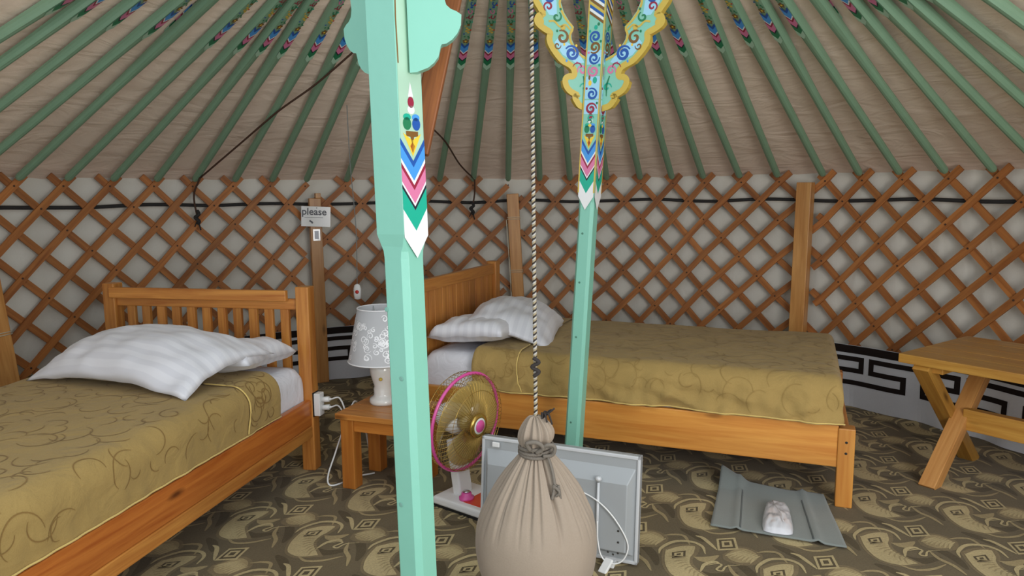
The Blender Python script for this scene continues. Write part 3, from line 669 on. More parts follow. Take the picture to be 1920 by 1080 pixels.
def pillow(name,label,M,w,d,t,parent=None,seed=0,bu=2.6,blunt=2.8,ex=.62,sag=0):
    """pillow, w along local y, d along local x"""
    m=MB(); n=44; k=34; top=[];bot=[]
    def sh(u,v):
        e=1-.05*(1-v*v)*0; px=(1-.07*(1-abs(v)**2)*abs(u)**4)*u; py=(1-.05*(1-abs(u)**2)*abs(v)**4)*v
        h=max(0,(1-abs(u)**bu))**ex*max(0,(1-abs(v)**blunt))**ex
        wr=.010*nz(u*2.5+seed,v*3.5,seed)+.006*nz(u*7,v*5+seed,2)+.012*nz(u*1.3,v*6,seed+5)*(1-h)
        edge=(1-abs(u))*(1-abs(v))
        wr+=.008*sin(9*atan2(v,u)+seed)*max(abs(u),abs(v))**3*(h>0)*min(1,h*3)
        return px*d/2,py*w/2,h*t,wr*min(1,h*4)
    for i in range(n+1):
        for j in range(k+1):
            v=-1+2*i/n; u=-1+2*j/k
            x,y,h,wr=sh(u,v); fl=.010*nz(u*3+seed,v*4,9)-sag*v*v*.5-sag*u*u*.5
            top.append((x,y,h*.68+wr+fl)); bot.append((x,y,-h*.32+wr*.3+fl))
    K=k+1; q=[[i*K+j,i*K+j+1,(i+1)*K+j+1,(i+1)*K+j] for i in range(n) for j in range(k)]
    q=[f[::-1] for f in q]
    off=len(top); vs=top+bot; fs=q+[[c+off for c in f[::-1]] for f in q]
    # weld rims by closing strip
    rim=[(0,j) for j in range(k)]+[(i,k) for i in range(n)]+[(n,j) for j in range(k,0,-1)]+[(i,0) for i in range(n,0,-1)]
    ids=[i*K+j for i,j in rim]
    for a_,b_ in zip(ids,ids[1:]+ids[:1]): fs.append([a_,b_,b_+off,a_+off])
    m.add(vs,fs,0)
    o=m.build(name,[PILLOW],smooth=True); o.matrix_world=M; tag(o,label,'pillow'); return o
# striped satin pillow fabric
PILLOW,nt,b=newmat('pillow_satin'); b.inputs['Roughness'].default_value=.55; b.inputs['Sheen Weight'].default_value=.2
tc=nt.nodes.new('ShaderNodeTexCoord'); wv=nt.nodes.new('ShaderNodeTexWave'); wv.wave_type='BANDS'; wv.bands_direction='X'; wv.inputs['Scale'].default_value=6.5; wv.inputs['Distortion'].default_value=.6
nt.links.new(tc.outputs['Object'],wv.inputs['Vector']); cr_=nt.nodes.new('ShaderNodeValToRGB'); cr_.color_ramp.elements[0].position=.4; cr_.color_ramp.elements[0].color=srgb(219,219,225); cr_.color_ramp.elements[1].position=.6; cr_.color_ramp.elements[1].color=srgb(228,228,233)
nt.links.new(wv.outputs['Fac'],cr_.inputs['Fac']); nt.links.new(cr_.outputs['Color'],b.inputs['Base Color'])

def slab(M,sy,x0,x1,y0,y1,zb,zt,rx0,rx1,ry,disp,nx,ny,head_open=True):
    """closed-top cloth/mattress surface: grid mapped to a rounded box, returns S(a,b) with a along x, b across (arc metres)"""
    # profile across: bottom near, up, over, down
    def prof(lo,hi,r0,r1,zb,zt,open0=False):
        pts=[]
        def arc(c,r,a0,a1,zc,n=7): 
            for i in range(n+1): a=a0+(a1-a0)*i/n; pts.append((c+r*cos(a),zc+r*sin(a)))
        if not open0:
            pts.append((lo,zb)); arc(lo+r0,r0,pi,pi/2,zt-r0)
        else: pts.append((lo,zt))
        arc(hi-r1,r1,pi/2,0,zt-r1); pts.append((hi,zb)); return pts
    py=prof(y0,y1,ry,ry,zb,zt); px=prof(x0,x1,rx0 or .01,rx1,zb,zt,open0=head_open)
    def samp(P):
        L=[0]
        for a,b in zip(P,P[1:]): L.append(L[-1]+hypot(b[0]-a[0],b[1]-a[1]))
        def f(s):
            s=min(max(s,0),L[-1])
            for i in range(len(P)-1):
                if s<=L[i+1]+1e-9:
                    t=(s-L[i])/max(1e-9,L[i+1]-L[i]); return P[i][0]+(P[i+1][0]-P[i][0])*t, P[i][1]+(P[i+1][1]-P[i][1])*t
            return P[-1]
        return f,L[-1]
    fx,Lx=samp(px); fy,Ly=samp(py)
    def S(a,b,off=0):
        x,zx=fx(a); y,zy=fy(b); hz=(zx-zb)/(zt-zb); hy=(zy-zb)/(zt-zb)
        z=zb+(zt-zb)*hz*hy
        # outward drift for wrinkles
        side=1-hy if b<Ly/2 else 0
        dn=disp(x,y,z,1-min(1,hy*1.0),1-hz)+off
        nx_,ny_,nz_=0,0,0
        cyv=(y-(y0+y1)/2)/((y1-y0)/2); 
        ky=min(1,max(0,(1-hy)*2.2)); kx=min(1,max(0,(1-hz)*2.2))
        ny_=math.copysign(ky,cyv); nx_=kx; nz_=max(0.05,1-max(kx,ky))
        v=Vector((nx_,ny_,nz_)).normalized()*dn
        return Vector((x+v.x,sy*(y+v.y),z+v.z))
    return S,Lx,Ly
def grid(m,S,Lx,Ly,nx,ny,mat=0,a0=0,b0=0,off=0,flip=False):
    vs=[S(a0+(Lx-a0)*i/nx,b0+(Ly-b0)*j/ny,off) for i in range(nx+1) for j in range(ny+1)]; w=ny+1
    fs=[[i*w+j,(i+1)*w+j,(i+1)*w+j+1,i*w+j+1] for i in range(nx) for j in range(ny)]
    m.add(vs,[f[::-1] for f in fs] if flip else fs,mat)
def make_bed(label,x,M,sy,slatted,seed,amp):
    bed_frame(label,M,sy,slatted)
    W2=BW+.07
    inv=M
    # mattress with white sheet
    S,Lx,Ly=slab(M,sy,.075,BL-.075,.046,W2-.046,.302,.548,.05,.05,.06,lambda *a:.004*nz(a[0]*5,a[1]*5,seed),60,40,head_open=False)
    m=MB(); grid(m,S,Lx,Ly,70,50,flip=sy<0)
    m.box(.08,BL-.08,*(sorted((sy*.05,sy*(W2-.05)))),.301,.303)
    o=m.build('mattress',[SHEET],smooth=True); o.matrix_world=M; tag(o,x['mattress'],'mattress')
    # bedspread
    def disp(xx,yy,z,ky,kx):
        d=.006+.006*nz(xx*2.2,yy*2.2,seed)+.004*nz(xx*6,yy*6,seed+3)
        q1=1-abs(nz(xx*3.2+z*5+seed,z*4-xx,seed)); q2=1-abs(nz(xx*5-z*7,z*6+seed,seed+2)); d+=amp*ky*(max(0,q1-.55)**2*2.2+max(0,q2-.6)**2*2.0)*max(0,.45+nz(xx*1.3,seed)*1.6)+amp*.25*ky*nz(xx*16,z*14,seed)
        return d
    S,Lx,Ly=slab(M,sy,.385,BL-.062,.012,W2-.012,.378,.580,0,.035,.075,disp,150,110)
    m=MB(); grid(m,S,Lx,Ly,170,120,flip=sy<0)
    # faint stitched scrolls
    rnd=random.Random(seed+11)
    for k in range(260):
        a=.06+(Lx-.14)*((k%26)+rnd.random())/26; b=.03+(Ly-.06)*((k//26)+rnd.random())/10; r=rnd.uniform(.03,.085); s=rnd.choice((1,-1)); ph=rnd.uniform(0,6.3); tn=rnd.uniform(.25,.62)
        pts=[(a+r*(1-.35*t)*cos(ph+s*tn*2*pi*t),b+r*(1-.35*t)*sin(ph+s*tn*2*pi*t)) for t in [i/20 for i in range(21)]]
        if min(p[1] for p in pts)<.015 or max(p[1] for p in pts)>Ly-.02 or min(p[0] for p in pts)<.01 or max(p[0] for p in pts)>Lx-.02: continue
        m.ribbon(pts,[.0040*(1-.6*abs(2*i/20-1)**2) for i in range(21)],lambda u,v:S(u,v,.0018),1)
    TH_=SWIRL if slatted else SWIRL2
    o=m.build('bedspread',[SPREAD,TH_],smooth=True); o.matrix_world=M; tag(o,x['spread'],'bedspread')
    # turned-back band with piping
    m=MB(); nb=100; a1=.255
    ed=lambda b: a1-.03*(b/Ly) + .035*max(0,1-b/.10)
    vs=[];na=24
    for i in range(na+1):
        for j in range(nb+1):
            b=.012+(Ly-.024)*j/nb; vs.append(S(-.0+ed(b)*i/na,b,.008*(1 if 0<i else .2)))
    w=nb+1; fs=[[i*w+j,(i+1)*w+j,(i+1)*w+j+1,i*w+j+1] for i in range(na) for j in range(nb)]
    m.add(vs,[f[::-1] for f in fs] if sy<0 else fs,0)
    for k in range(30):
        a=rnd.uniform(.05,.24); b=rnd.uniform(.04,Ly-.05) if k%3==0 else rnd.uniform(.04,.36); r=rnd.uniform(.02,.045); ph=rnd.uniform(0,6.3); tn=rnd.uniform(.4,.9)
        pts=[(a+r*cos(ph+tn*2*pi*t),b+r*sin(ph+tn*2*pi*t)) for t in [i/18 for i in range(19)]]
        if min(p[1] for p in pts)<.02 or min(p[0] for p in pts)<.01 or max(p[0] for p in pts)>.265: continue
        m.ribbon(pts,[.0045*(1-.6*abs(2*i/18-1)**2) for i in range(19)],lambda u,v:S(u,v,.0102),1)
    tbb=m.build('turned_back_band',[SPREAD,TH_],o,smooth=True)
    m=MB(); m.tube([S(ed(.012+(Ly-.024)*j/nb),.012+(Ly-.024)*j/nb,.007) for j in range(int(nb*.26))],.0036,6)
    q=m.build('piping',[PIPING],tbb,smooth=True); q['label']='pale gold piping along the turned-back edge'
    m=MB(); m.tube([S(.0+(Lx-.10)*i/120,.006,.004) for i in range(121)],.0035,6); m.build('piping',[PIPING],o,smooth=True)
    m=MB(); m.tube([S(Lx-.004,.01+(Ly-.02)*i/80,.004) for i in range(81)],.0035,6); m.build('piping',[PIPING],o,smooth=True)
    # pillows
    T=lambda x_,y_,z_:Matrix.Translation((x_,sy*y_,z_))
    pillow('pillow',x['low'],M@T(.300,x['ly'],.616)@Matrix.Rotation(rad(2)*sy,4,'Z')@Matrix.Rotation(rad(-3),4,'Y')@Matrix.Rotation(rad(-3)*sy,4,'X'),x['lw'],.43,.125,seed=seed,bu=4,blunt=9,ex=.42,sag=.0)
    pillow('pillow',x['top'],M@T(x['tx'],x['ty'],x['tz'])@Matrix.Rotation(rad(x['rz'])*sy,4,'Z')@Matrix.Rotation(rad(x['tilt']),4,'Y')@Matrix.Rotation(rad(x.get('rx',0)),4,'X'),x['w'],.54,.135,seed=seed+2,sag=.085)
l1=Vector((-.1944,-.981,0)); n1=Vector((.981,-.1944,0))
o1=Vector((-1.0391,3.642,0))-l1*.035+n1*.035
M1=Matrix(((l1.x,n1.x,0,o1.x),(l1.y,n1.y,0,o1.y),(0,0,1,0),(0,0,0,1)))
ex=Vector((.9307,-.3657,0)); ey=Vector((.3657,.9307,0)); o2=Vector((1.4976,3.0968,0))-ex*BL
M2=Matrix(((ex.x,ey.x,0,o2.x),(ex.y,ey.y,0,o2.y),(0,0,1,0),(0,0,0,1)))
make_bed('pine bed with slatted headboard at the left',dict(mattress='white sheeted mattress of the left bed, under olive bedspread',spread='olive gold scroll-stitched bedspread on the left bed',
  low='white pillow lying underneath, against the slatted headboard',top='large white striped pillow on top, on the left bed',tx=.53,ty=.555,tz=.712,rz=11,tilt=9,w=.94,ly=.545,lw=.98),M1,-1,True,3,.022)
make_bed('pine bed with plank headboard along the back wall',dict(mattress='white sheeted mattress of the right bed, under olive bedspread',spread='olive gold bedspread on the right bed, creased side facing the room',
  low='white pillow lying underneath, against the plank headboard',top='white pillow on top, on the right bed behind the rope',tx=.42,ty=.59,tz=.684,rz=11,tilt=10,w=.84,ly=.535,lw=.98),M2,1,False,8,.105)

# ------------------------------------------------------------------ stool, lamp, power strip
e1=Vector((.94,-.342,0)); e2=Vector((.342,.94,0)); C0=Vector((-.846,3.369,0))
Ms=Matrix(((e1.x,e2.x,0,C0.x),(e1.y,e2.y,0,C0.y),(0,0,1,0),(0,0,0,1)))
stl=thing('stool','low pine stool used as nightstand under the white lamp','stool',M=Ms)
m=MB()
for k in range(4): m.box(0,.40,.001+k*.085,.084+k*.085,.345,.372)
m.build('seat',[PINE],stl,bevel=.003)
for x,y in ((.02,.015),(.31,.015),(.02,.255),(.31,.255)):
    m=MB(); m.box(x,x+.07,y,y+.07,0,.346); m.build('leg',[PINE_O],stl,bevel=.004)
for a_ in ((.09,.31,.022,.045),(.09,.31,.295,.318)):
    m=MB(); m.box(a_[0],a_[1],a_[2],a_[3],.285,.345); m.build('apron',[PINE_O],stl,bevel=.003)
for a_ in ((.027,.05),(.35,.373)):
    m=MB(); m.box(a_[0],a_[1],.085,.255,.285,.345); m.build('apron',[PINE_O],stl,bevel=.003)
lp=thing('table_lamp','white ceramic table lamp with scroll-patterned shade on the stool','lamp',(-.642,3.545,.372))
m=MB(); m.lathe([(0,0),(.066,0),(.070,.012),(.066,.028),(.050,.038),(.046,.05),(.048,.075),(.044,.09),(.052,.115),(.062,.15),(.064,.175),(.056,.20),(.034,.222),(.022,.23),(.022,.25),(0,.25)],36,0,caps=False); m.build('lamp_base',[CERAM],lp,smooth=True)
m=MB(); m.lathe([(.010,.24),(.010,.33),(.018,.335),(.018,.37),(.008,.39)],16,0); m.build('bulb_holder',[WHITEP],lp,smooth=True)
m=MB(); SB,ST,z0,z1=.166,.114,.218,.478
m.lathe([(SB,z0),(ST,z1),(ST-.003,z1),(SB-.003,z0),(SB,z0)],56,0,caps=False)
def shp(a_,z): r=SB+(ST-SB)*(z-z0)/(z1-z0)+.001; return Vector((r*cos(a_/.14),r*sin(a_/.14),z))
rnd=random.Random(5)
for k in range(190):
    a_=rnd.uniform(0,.88); z=rnd.uniform(z0+.03,z1-.03); r=rnd.uniform(.010,.022); s=rnd.choice((1,-1)); ph=rnd.uniform(0,6.3)
    pts=[(a_+s*r*(1-.8*t)*cos(ph+8*t),z+r*(1-.8*t)*sin(ph+8*t)) for t in [i/16 for i in range(17)]]
    m.ribbon(pts,[.0055*(1-.6*abs(2*i/16-1)) for i in range(17)],shp,1)
m.tube([(SB*cos(2*pi*i/56),SB*sin(2*pi*i/56),z0) for i in range(56)],.003,6,1,True); m.tube([(ST*cos(2*pi*i/56),ST*sin(2*pi*i/56),z1) for i in range(56)],.003,6,1,True)
m.build('lamp_shade',[SHADE,SHADE2],lp,smooth=True)
m=MB(); m.lathe([(0,0),(.006,.001),(.009,.008),(.006,.014),(0,.015)],12,0,Matrix.Translation((.0,-.056,.135))@Matrix.Rotation(pi/2,4,'X')); m.build('gilt_flower',[GOLD],lp,smooth=True)
for k in range(3):
    a_=2*pi*k/3; m=MB(); m.tube([(.015*cos(a_),.015*sin(a_),.345),(ST*cos(a_),ST*sin(a_),z1-.004)],.002,6); m.build('spider_arm',[CHROME],lp)
ps=thing('power_strip','white power socket with two plugs fixed to the left bed post','power strip',M=M1@Matrix.Translation((.035,.0,.345)))
m=MB(); m.box(-.022,.03,.003,.036,-.058,.058); sb=m.build('socket_body',[WHITEP],ps,bevel=.004)
m=MB(); m.box(-.026,.034,-.0005,.003,-.062,.062); m.build('back_plate',[BLACKR],ps)
for z in (.022,-.02):
    m=MB(); m.tube([(.0,.035,z),(.0,.075,z+.004)],.014,10); m.tube([(0,.075,z+.004),(0,.085,z+.004)],[.009,.006],8); m.build('plug',[WHITEP],sb,smooth=True)
wp=lambda p:(M1@Vector(p))
cb=thing('power_cable','white cable looping from the socket down to the floor by the stool','cable',(-.9,3.6,0)); B=Vector((-.9,3.6,0))
q0=M1@Vector((.035,.082,.371)); q1=M1@Vector((.035,.082,.329))
m=MB(); m.tube(crom([q0-B,q0-B+Vector((.05,-.01,.005)),Vector((-.83,3.52,.30))-B,Vector((-.865,3.45,.16))-B,Vector((-.90,3.42,.05))-B,Vector((-.89,3.40,.006))-B,Vector((-.84,3.42,.006))-B,Vector((-.79,3.50,.006))-B,Vector((-.70,3.55,.006))-B],8),.0042,8); m.build('cable_line',[WHITEP],cb,smooth=True)
m=MB(); m.tube(crom([q1-B,q1-B+Vector((.04,-.01,.01)),Vector((-.825,3.53,.315))-B,Vector((-.80,3.62,.36))-B,Vector((-.78,3.70,.25))-B,Vector((-.76,3.72,.08))-B],8),.0042,8); m.build('cable_line',[WHITEP],cb,smooth=True)

# ------------------------------------------------------------------ desk fan
ff=Vector((.79,-.61,0)).normalized(); fr=Vector((-ff.y,ff.x,0))   # facing, and its side
# base frame: local x = side, -y = facing
fb=Vector((-.195,3.175,0)); Mf=Matrix(((fr.x,-ff.x,0,fb.x),(fr.y,-ff.y,0,fb.y),(0,0,1,0),(0,0,0,1)))
fan=thing('desk_fan','white and pink desk fan with amber blades behind the near pillar','fan',M=Mf)
m=MB(); m.box(-.115,.115,-.17,.13,.012,.050); fbase=m.build('base',[WHITEP],fan,bevel=.012,seg=3)
m=MB(); m.box(-.11,.11,-.165,.125,0,.013); m.build('base_foot',[BLACKR],fan)
m=MB(); m.box(-.085,.085,-.155,-.03,.049,.053); m.build('control_panel',[FRED],fbase,bevel=.003)
m=MB(); m.lathe([(0,0),(.034,0),(.034,.012),(.024,.016),(.022,.03),(0,.032)],24,0,Matrix.Translation((-.05,-.02,.05)),caps=False); dial=m.build('dial',[FPINK],fan,smooth=True)
m=MB(); m.lathe([(0,0),(.016,0),(.014,.006),(0,.007)],20,0,Matrix.Translation((-.05,-.02,.082)),caps=False); m.build('dial_cap',[CHROME],dial,smooth=True)
m=MB(); m.beam((0,.045,.045),(0,.085,.30),.085,.05,(0,1,0)); m.build('neck',[WHITEP],fan,bevel=.01,seg=3)
HZ=.385; tilt=rad(4)
Mh=Matrix.Translation((0,.02,HZ))@Matrix.Rotation(pi/2+tilt,4,'X')    # lathe axis +z -> facing (-y)
m=MB(); m.lathe([(0,-.15),(.05,-.145),(.068,-.11),(.07,-.045),(.055,-.02),(0,-.02)],28,0,Mh,caps=False); m.build('motor_housing',[WHITEP],fan,smooth=True)
RR=.222
m=MB(); m.tube([Mh@Vector((RR*cos(2*pi*i/64),RR*sin(2*pi*i/64),.0)) for i in range(64)],.0075,8,0,True); m.build('rim',[FPINK],fan,smooth=True)
m=MB()
for k in range(64):   # front grille wires bow forward, then flatten to the badge
    a_=2*pi*k/64; f=lambda r,z:Mh@Vector((r*cos(a_),r*sin(a_),z)); m.tube([f(RR,.002),f(RR*.97,.03),f(RR*.85,.052),f(RR*.5,.066),f(.045,.070)],.0011,4)
for r,z in ((RR*.97,.03),(RR*.7,.060)): m.tube([Mh@Vector((r*cos(2*pi*i/48),r*sin(2*pi*i/48),z)) for i in range(48)],.0014,4,0,True)
fg=m.build('front_grille',[FGOLD],fan,smooth=True)
m=MB()
for k in range(64):
    a_=2*pi*k/64; f=lambda r,z:Mh@Vector((r*cos(a_),r*sin(a_),z)); m.tube([f(RR,-.002),f(RR*.99,-.05),f(RR*.9,-.075),f(RR*.55,-.088),f(.06,-.09)],.0011,4)
for r,z in ((RR*.99,-.05),(RR*.7,-.084)): m.tube([Mh@Vector((r*cos(2*pi*i/48),r*sin(2*pi*i/48),z)) for i in range(48)],.0014,4,0,True)
m.build('rear_grille',[FGOLD],fan,smooth=True)
for k in range(3):
    m=MB(); vs=[]; nr_,na_=10,14
    for i in range(nr_+1):
        for j in range(na_+1):
            s=i/nr_; r=.03+.165*s; sp=rad(119)*(.55+.75*s-.32*s*s); an=2*pi*k/3+sp*(j/na_-.5)+.5*s
            rr=r*(1-.10*abs(2*j/na_-1)**3*s); z=.022-.050*(j/na_)*(1-.2*s)+.012*sin(pi*j/na_)
            vs.append(Mh@Vector((rr*cos(an),rr*sin(an),z)))
    w=na_+1; m.add(vs,[[i*w+j,i*w+j+1,(i+1)*w+j+1,(i+1)*w+j] for i in range(nr_) for j in range(na_)],0)
    o=m.build('blade',[BLADE],fan,smooth=True); so=o.modifiers.new('Solidify','SOLIDIFY'); so.thickness=.0025
m=MB(); m.lathe([(0,-.02),(.04,-.02),(.042,.01),(.03,.03),(0,.034)],24,0,Mh,caps=False); m.build('blade_hub',[BLADE],fan,smooth=True)
m=MB(); m.lathe([(.034,.074),(.052,.066),(.056,.070),(.053,.078),(.04,.082),(.034,.080)],32,0,Mh,caps=False); m.build('badge_ring',[FGOLD],fg,smooth=True)
m=MB(); m.lathe([(0,.07),(.040,.07),(.040,.080),(.030,.083),(0,.084)],32,0,Mh,caps=False); m.build('badge',[WHITEP],fg,smooth=True)
m=MB(); m.lathe([(0,.083),(.029,.083),(.026,.087),(0,.089)],28,0,Mh,caps=False); o=m.build('badge_center',[FPINK],fg,smooth=True)

# ------------------------------------------------------------------ panel heater seen from its back
hx=Vector((.917,-.398,0)); hy=Vector((.398,.917,0))
Mh2=Matrix(((hx.x,hy.x,0,.462),(hx.y,hy.y,0,2.600),(0,0,1,.010),(0,0,0,1)))@Matrix.Rotation(rad(-5),4,'X')
ht=thing('panel_heater','grey metal panel heater standing behind the hanging sack','heater',M=Mh2)
HW,HH=.655,.412
m=MB(); m.box(-HW,0,.0,.030,0,HH); m.build('case',[STEEL],ht,bevel=.006)
m=MB()
for a_ in ((-HW,0,HH-.014,HH),(-HW,0,0,.014)): m.box(a_[0],a_[1],-.006,.032,a_[2],a_[3])
m.box(-HW,-HW+.012,-.006,.032,.0,HH); m.box(-.012,0,-.006,.032,0,HH); m.build('edge_frame',[STEEL2],ht,bevel=.003)
m=MB(); x0,x1,z0,z1,dp,bv=-HW+.02,-.018,.03,HH-.05,.035,.055
vs=[(x0,0,z0),(x1,0,z0),(x1,0,z1),(x0,0,z1),(x0+.02,-dp,z0+.02),(x1-.022,-dp,z0+.02),(x1-.022,-dp,z1-bv),(x0+.02,-dp,z1-bv)]
m.add(vs,[[4,5,6,7],[0,1,5,4],[1,2,6,5],[2,3,7,6],[3,0,4,7]],0); m.build('back_box',[STEEL],ht,bevel=.003)
m=MB(); m.tube([(-.148,-.043,.03),(-.148,-.043,.305)],.0055,10); m.lathe([(0,-.01),(.010,-.008),(.013,0),(.010,.008),(0,.01)],14,0,Matrix.Translation((-.150,-.040,.318)),caps=False); m.build('bracket_bar',[STEEL2],ht,smooth=True)
m=MB(); m.tube(crom([(-.25,-.040,.255),(-.20,-.042,.255),(-.13,-.050,.225),(-.07,-.046,.165),(-.030,-.034,.085),(-.045,-.036,.025),(-.085,-.046,.006),(-.125,-.046,.025),(-.142,-.048,.085),(-.146,-.051,.16)],8),.0030,8); m.build('cord',[WHITEP],ht,smooth=True)
for x,z in ((-.068,.13),(-.067,.087),(-.067,.046),(-.105,.044),(-.085,.038)):
    m=MB(); m.lathe([(0,0),(.0045,0),(.003,.003),(0,.003)],10,0,Matrix.Translation((x,-dp,z))@Matrix.Rotation(pi/2,4,'X')); m.build('screw',[SCREW],ht)
m=MB(); m.box(-.606,-.575,-.014,-.004,HH-.038,HH-.018); m.build('clip',[WHITEP],ht,bevel=.003)
for xf in (-.100,-.56):
    m=MB(); m.beam((xf+.004,-.04,.02),(xf-.012,-.085,-.020),.034,.012,(0,0,1)); m.box(xf-.02,xf+.02,-.04,.032,-.022,.004); m.build('foot',[WHITEP],ht,bevel=.003)
m=MB(); m.beam((-.60,-.012,.265),(-.565,-.012,.285),.004,.003,(0,1,0)); m.build('straw',[PY],ht)

# ------------------------------------------------------------------ hanging sack and its rope
BX,BY=.072,2.25
sk=thing('sack','bulging beige cloth sack tied at the neck, hanging on the rope','sack',(BX,BY,.578))
m=MB(); prof=[(.004,.055),(.05,.058),(.10,.075),(.145,.108),(.172,.15),(.188,.20),(.197,.25),(.199,.29),(.195,.33),(.182,.375),(.165,.41),(.145,.448),(.12,.485),(.096,.520),(.073,.550),(.054,.574),(.045,.592)]
P=crom2(prof,4); na=330; vs=[]
for r,z in P:
    k=max(0,min(1,(z-.325)/.15)); 
    for j in range(na):
        a_=2*pi*j/na; w_=a_+.05*nz(z*7,3*cos(a_),3*sin(a_)); f=-1.25*max(0,cos(11*w_+1.5*nz(2*cos(a_),2*sin(a_),3)))**9-.9*max(0,cos(17.0*w_+.8))**11+.25*sin(7*a_+.5)+.18*sin(29*a_)
        amp=.0135*k*(1-.30*max(0,(z-.50)/.1))
        lump=.007*nz(2*cos(a_),2*sin(a_),z*5)*min(1,r*8)
        rr=r+amp*f*min(1,r/.05)+lump
        vs.append(Vector((rr*cos(a_)*1.0,rr*sin(a_)*.92,z-.578)))
m.add(vs,[[i*na+j,i*na+(j+1)%na,(i+1)*na+(j+1)%na,(i+1)*na+j] for i in range(len(P)-1) for j in range(na)]+[list(range(na))[::-1],[(len(P)-1)*na+j for j in range(na)]],0)
m.build('sack_body',[SACK],sk,smooth=True)
m=MB(); P=crom2([(.045,.590),(.043,.605),(.050,.625),(.050,.648),(.040,.672),(.026,.690),(.014,.700),(.004,.702)],4); vs=[]
for r,z in P:
    for j in range(na):
        a_=2*pi*j/na; rr=r+.005*sin(13*a_+z*30)*(r>.01)+.004*sin(7*a_); vs.append(Vector((rr*cos(a_)+.004*sin(z*40),rr*sin(a_),z-.578)))
m.add(vs,[[i*na+j,i*na+(j+1)%na,(i+1)*na+(j+1)%na,(i+1)*na+j] for i in range(len(P)-1) for j in range(na)],0); m.build('gathered_neck',[SACK],sk,smooth=True)
DG=plain('tie_string',srgb(122,114,104),.9,bump=.4,bscale=300)
m=MB()
for k in range(3): m.tube([(.052*cos(2*pi*i/28),.052*sin(2*pi*i/28),.006+.010*k+.005*sin(2*pi*i/28+k)) for i in range(28)],.006,7,0,True)
m.tube(crom([(.01,-.052,.02),(.03,-.07,.05),(.055,-.066,.045),(.05,-.058,.015),(.02,-.056,.01)],6),.006,7); m.tube(crom([(-.02,-.055,.03),(-.03,-.068,.055),(0,-.072,.06),(.02,-.066,.04),(0,-.056,.02)],6),.007,7)
m.tube(crom([(.035,-.052,.01),(.048,-.075,-.03),(.056,-.095,-.075)],6),.005,7); m.build('tie_string',[DG],sk,smooth=True)
m=MB(); e=Vector((.057,-.098,-.088)); 
for k in range(5): m.tube(crom([e+Vector((.008*cos(k),.006*sin(k),.02)),e+Vector((.012*cos(k*2.1),.008*sin(k*1.7),0)),e+Vector((.014*cos(k*1.3),.008*sin(k*2.3),-.022))],4),.005,6)
m.build('string_knot',[DG],sk,smooth=True)
m=MB()
for k in range(7):
    a_=k*.9; m.tube(crom([(.018,-.006,.115),(.030+.012*cos(a_),-.008+.01*sin(a_),.135),(.038+.02*cos(a_),-.012+.018*sin(a_),.150-.008*k)],4),.003,5)
m.build('frayed_end',[ROPEK],sk,smooth=True)
rp=thing('hanging_rope','black and tan braided rope hanging from the crown to the sack','rope',(BX,BY,.69))
top=Vector((-.008,.22,2.20)); n=1300
for q in range(3):
    m=MB(); pts=[]
    for i in range(n+1):
        t=i/n; a_=2*pi*(t*118)+2*pi*q/3; c=top*t; pts.append(c+Vector((.0034*cos(a_),.0034*sin(a_),0)))
    m.tube(pts,.0034,5); m.build('strand',[(ROPET,ROPEK,ROPEW)[q]],rp,smooth=True)
m=MB(); 
for zz in (.17,):
    m.tube(crom([(-.008,-.008,zz+.03),(.010,-.010,zz+.015),(-.012,-.006,zz),(.010,-.010,zz-.014),(-.006,-.008,zz-.03)],6),.0062,7)
m.build('rope_knot',[ROPEK],rp,smooth=True)

# ------------------------------------------------------------------ grey cloth bag and packet on the floor
gc=MB(); A,B_,C_,D=Vector((1.019,3.451,0)),Vector((1.425,3.225,0)),Vector((1.305,2.72,0)),Vector((.824,2.923,0)); n=40
def gpt(u,v,off=0):
    p=A.lerp(B_,u).lerp(D.lerp(C_,u),v)
    p=p+ (C_-B_).normalized()*.0+Vector((0,0,0))
    sagv=-.035*sin(pi*u)*(1-v); d=(D-A).normalized(); p=p-d*sagv
    z=.007+.005*(nz(u*4,v*4,2)+.6)+.05*max(0,1-hypot(u*1.6,v*1.6)*2.2)+.010*max(0,1-abs(u-.2)*25)+.012*max(0,1-abs(u-.80)*25)+.012*math.exp(-((v)/.08)**2)*(1-u)+off
    return Vector((p.x,p.y,z))
gc.add([gpt(i/n,j/n) for i in range(n+1) for j in range(n+1)],[[i*(n+1)+j,i*(n+1)+j+1,(i+1)*(n+1)+j+1,(i+1)*(n+1)+j][::-1] for i in range(n) for j in range(n)],0)
for u0 in (.225,.775): gc.ribbon([(u0,.22+.76*t/20) for t in range(21)],.012,lambda x,y:gpt(x,y,.002),1)
o=gc.build('cloth_bag',[MAT_G,MAT_GD],smooth=True); tag(o,'flat grey cloth bag lying on the carpet by the bed leg','cloth bag'); so=o.modifiers.new('Solidify','SOLIDIFY'); so.thickness=.006; so.offset=-1
pk=thing('packet','crumpled white plastic packet lying on the flat grey cloth bag','packet',M=Matrix.Translation((1.12,2.965,.020))@Matrix.Rotation(rad(-109),4,'Z'))
m=MB(); na=26; nb=18; top=[];bot=[]
for i in range(na+1):
    for j in range(nb+1):
        u=-1+2*i/na; v=-1+2*j/nb; h=(max(0,1-abs(u)**3.2)**.5)*(max(0,1-abs(v)**3)**.5)
        sx=.150*u*(1-.10*abs(v)**3); sy_=.058*v*(1+.12*u-.16*abs(u)**3)
        zz=h*(.038+.010*nz(u*3,v*3,4)+.006*nz(u*9,v*8,1)); top.append((sx,sy_,zz)); bot.append((sx,sy_,-.002))
w=nb+1; q=[[i*w+j,i*w+j+1,(i+1)*w+j+1,(i+1)*w+j] for i in range(na) for j in range(nb)]; off=len(top)
m.add(top+bot,[f[::-1] for f in q]+[[c+off for c in f] for f in q],0); m.build('wrapper',[PACK],pk,smooth=True)
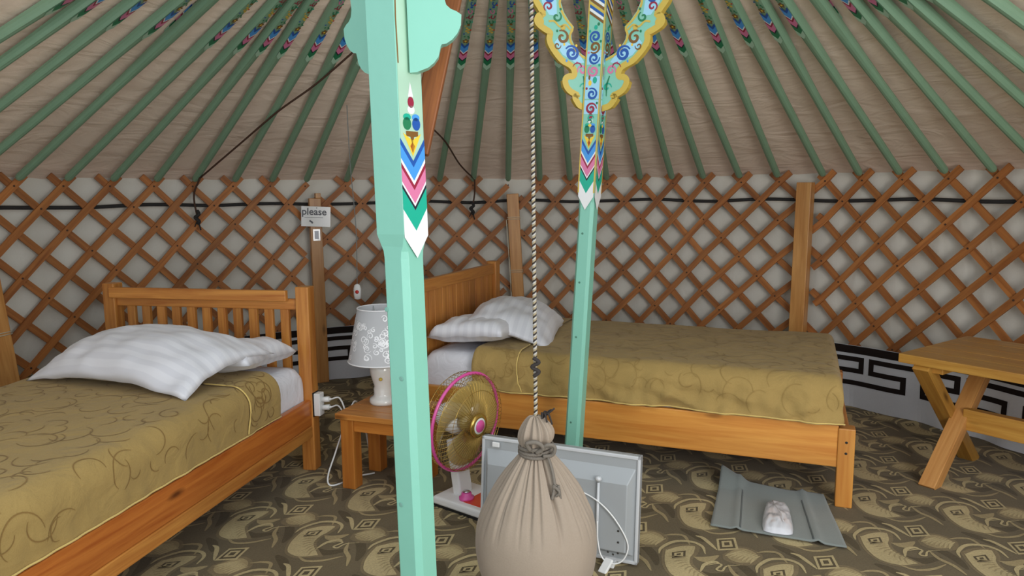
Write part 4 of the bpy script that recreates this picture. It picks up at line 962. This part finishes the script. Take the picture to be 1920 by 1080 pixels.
m=MB(); m.tube(crom([(-.09,-.02,.037),(-.02,-.008,.047),(.05,.012,.047),(.10,.02,.035)],6),.0022,6); m.build('wrapper_fold',[PACK],pk,smooth=True)

# ------------------------------------------------------------------ trestle table
t1=Vector((.583,.41,0)).normalized(); t2=Vector((t1.y,-t1.x,0)); TC=Vector((1.857,3.46,0))
Mt=Matrix(((t2.x,t1.x,0,TC.x),(t2.y,t1.y,0,TC.y),(0,0,1,0),(0,0,0,1)))   # x along the length, y across
tb=thing('trestle_table','low pine table on crossed legs at the right by the wall','table',M=Mt)
m=MB()
for k in range(5): m.box(0,1.25,.001+k*.142,.1415+k*.142,.578,.622)
m.build('tabletop',[TABLE],tb,bevel=.004)
for xx in (.105,1.02):
    m=MB(); m.beam((xx+.062,.02,-.012),(xx+.062,.60,.58),.06,.075,(1,0,0)); m.build('leg',[POST],tb,bevel=.003)
    m=MB(); m.beam((xx,.60,-.012),(xx,.02,.58),.06,.075,(1,0,0)); m.build('leg',[TABLE],tb,bevel=.003)
    m=MB(); m.box(xx-.025,xx+.085,.04,.67,.545,.580); m.build('cleat',[TABLE],tb,bevel=.003)
m=MB(); m.box(.185,1.0,.285,.335,.235,.34); m.build('stretcher',[TABLE],tb,bevel=.004)

# ------------------------------------------------------------------ light
w=bpy.data.worlds.new('world'); SC.world=w; w.use_nodes=True; bg=w.node_tree.nodes['Background']
bg.inputs['Color'].default_value=(.86,.93,1,1); bg.inputs['Strength'].default_value=1.25
def area(name,loc,target,sx,sy,power,col):
    l=bpy.data.lights.new(name,'AREA'); l.shape='RECTANGLE'; l.size=sx; l.size_y=sy; l.energy=power; l.color=col
    o=bpy.data.objects.new(name,l); COL.objects.link(o); o.location=loc; d=Vector(target)-Vector(loc); o.rotation_euler=d.to_track_quat('-Z','Y').to_euler(); return o
area('doorway_daylight',(1.6,-.55,1.35),(0.0,4.2,1.5),1.3,1.5,60,(1,.97,.92))
area('roof_opening_daylight',(CX,CY,2.95),(CX,CY,0),1.0,1.0,4,(.95,.98,1))
vs_=SC.view_settings; vs_.view_transform='Standard'; vs_.look='None'; vs_.gamma=1; vs_.use_curve_mapping=False; vs_.exposure=0.0
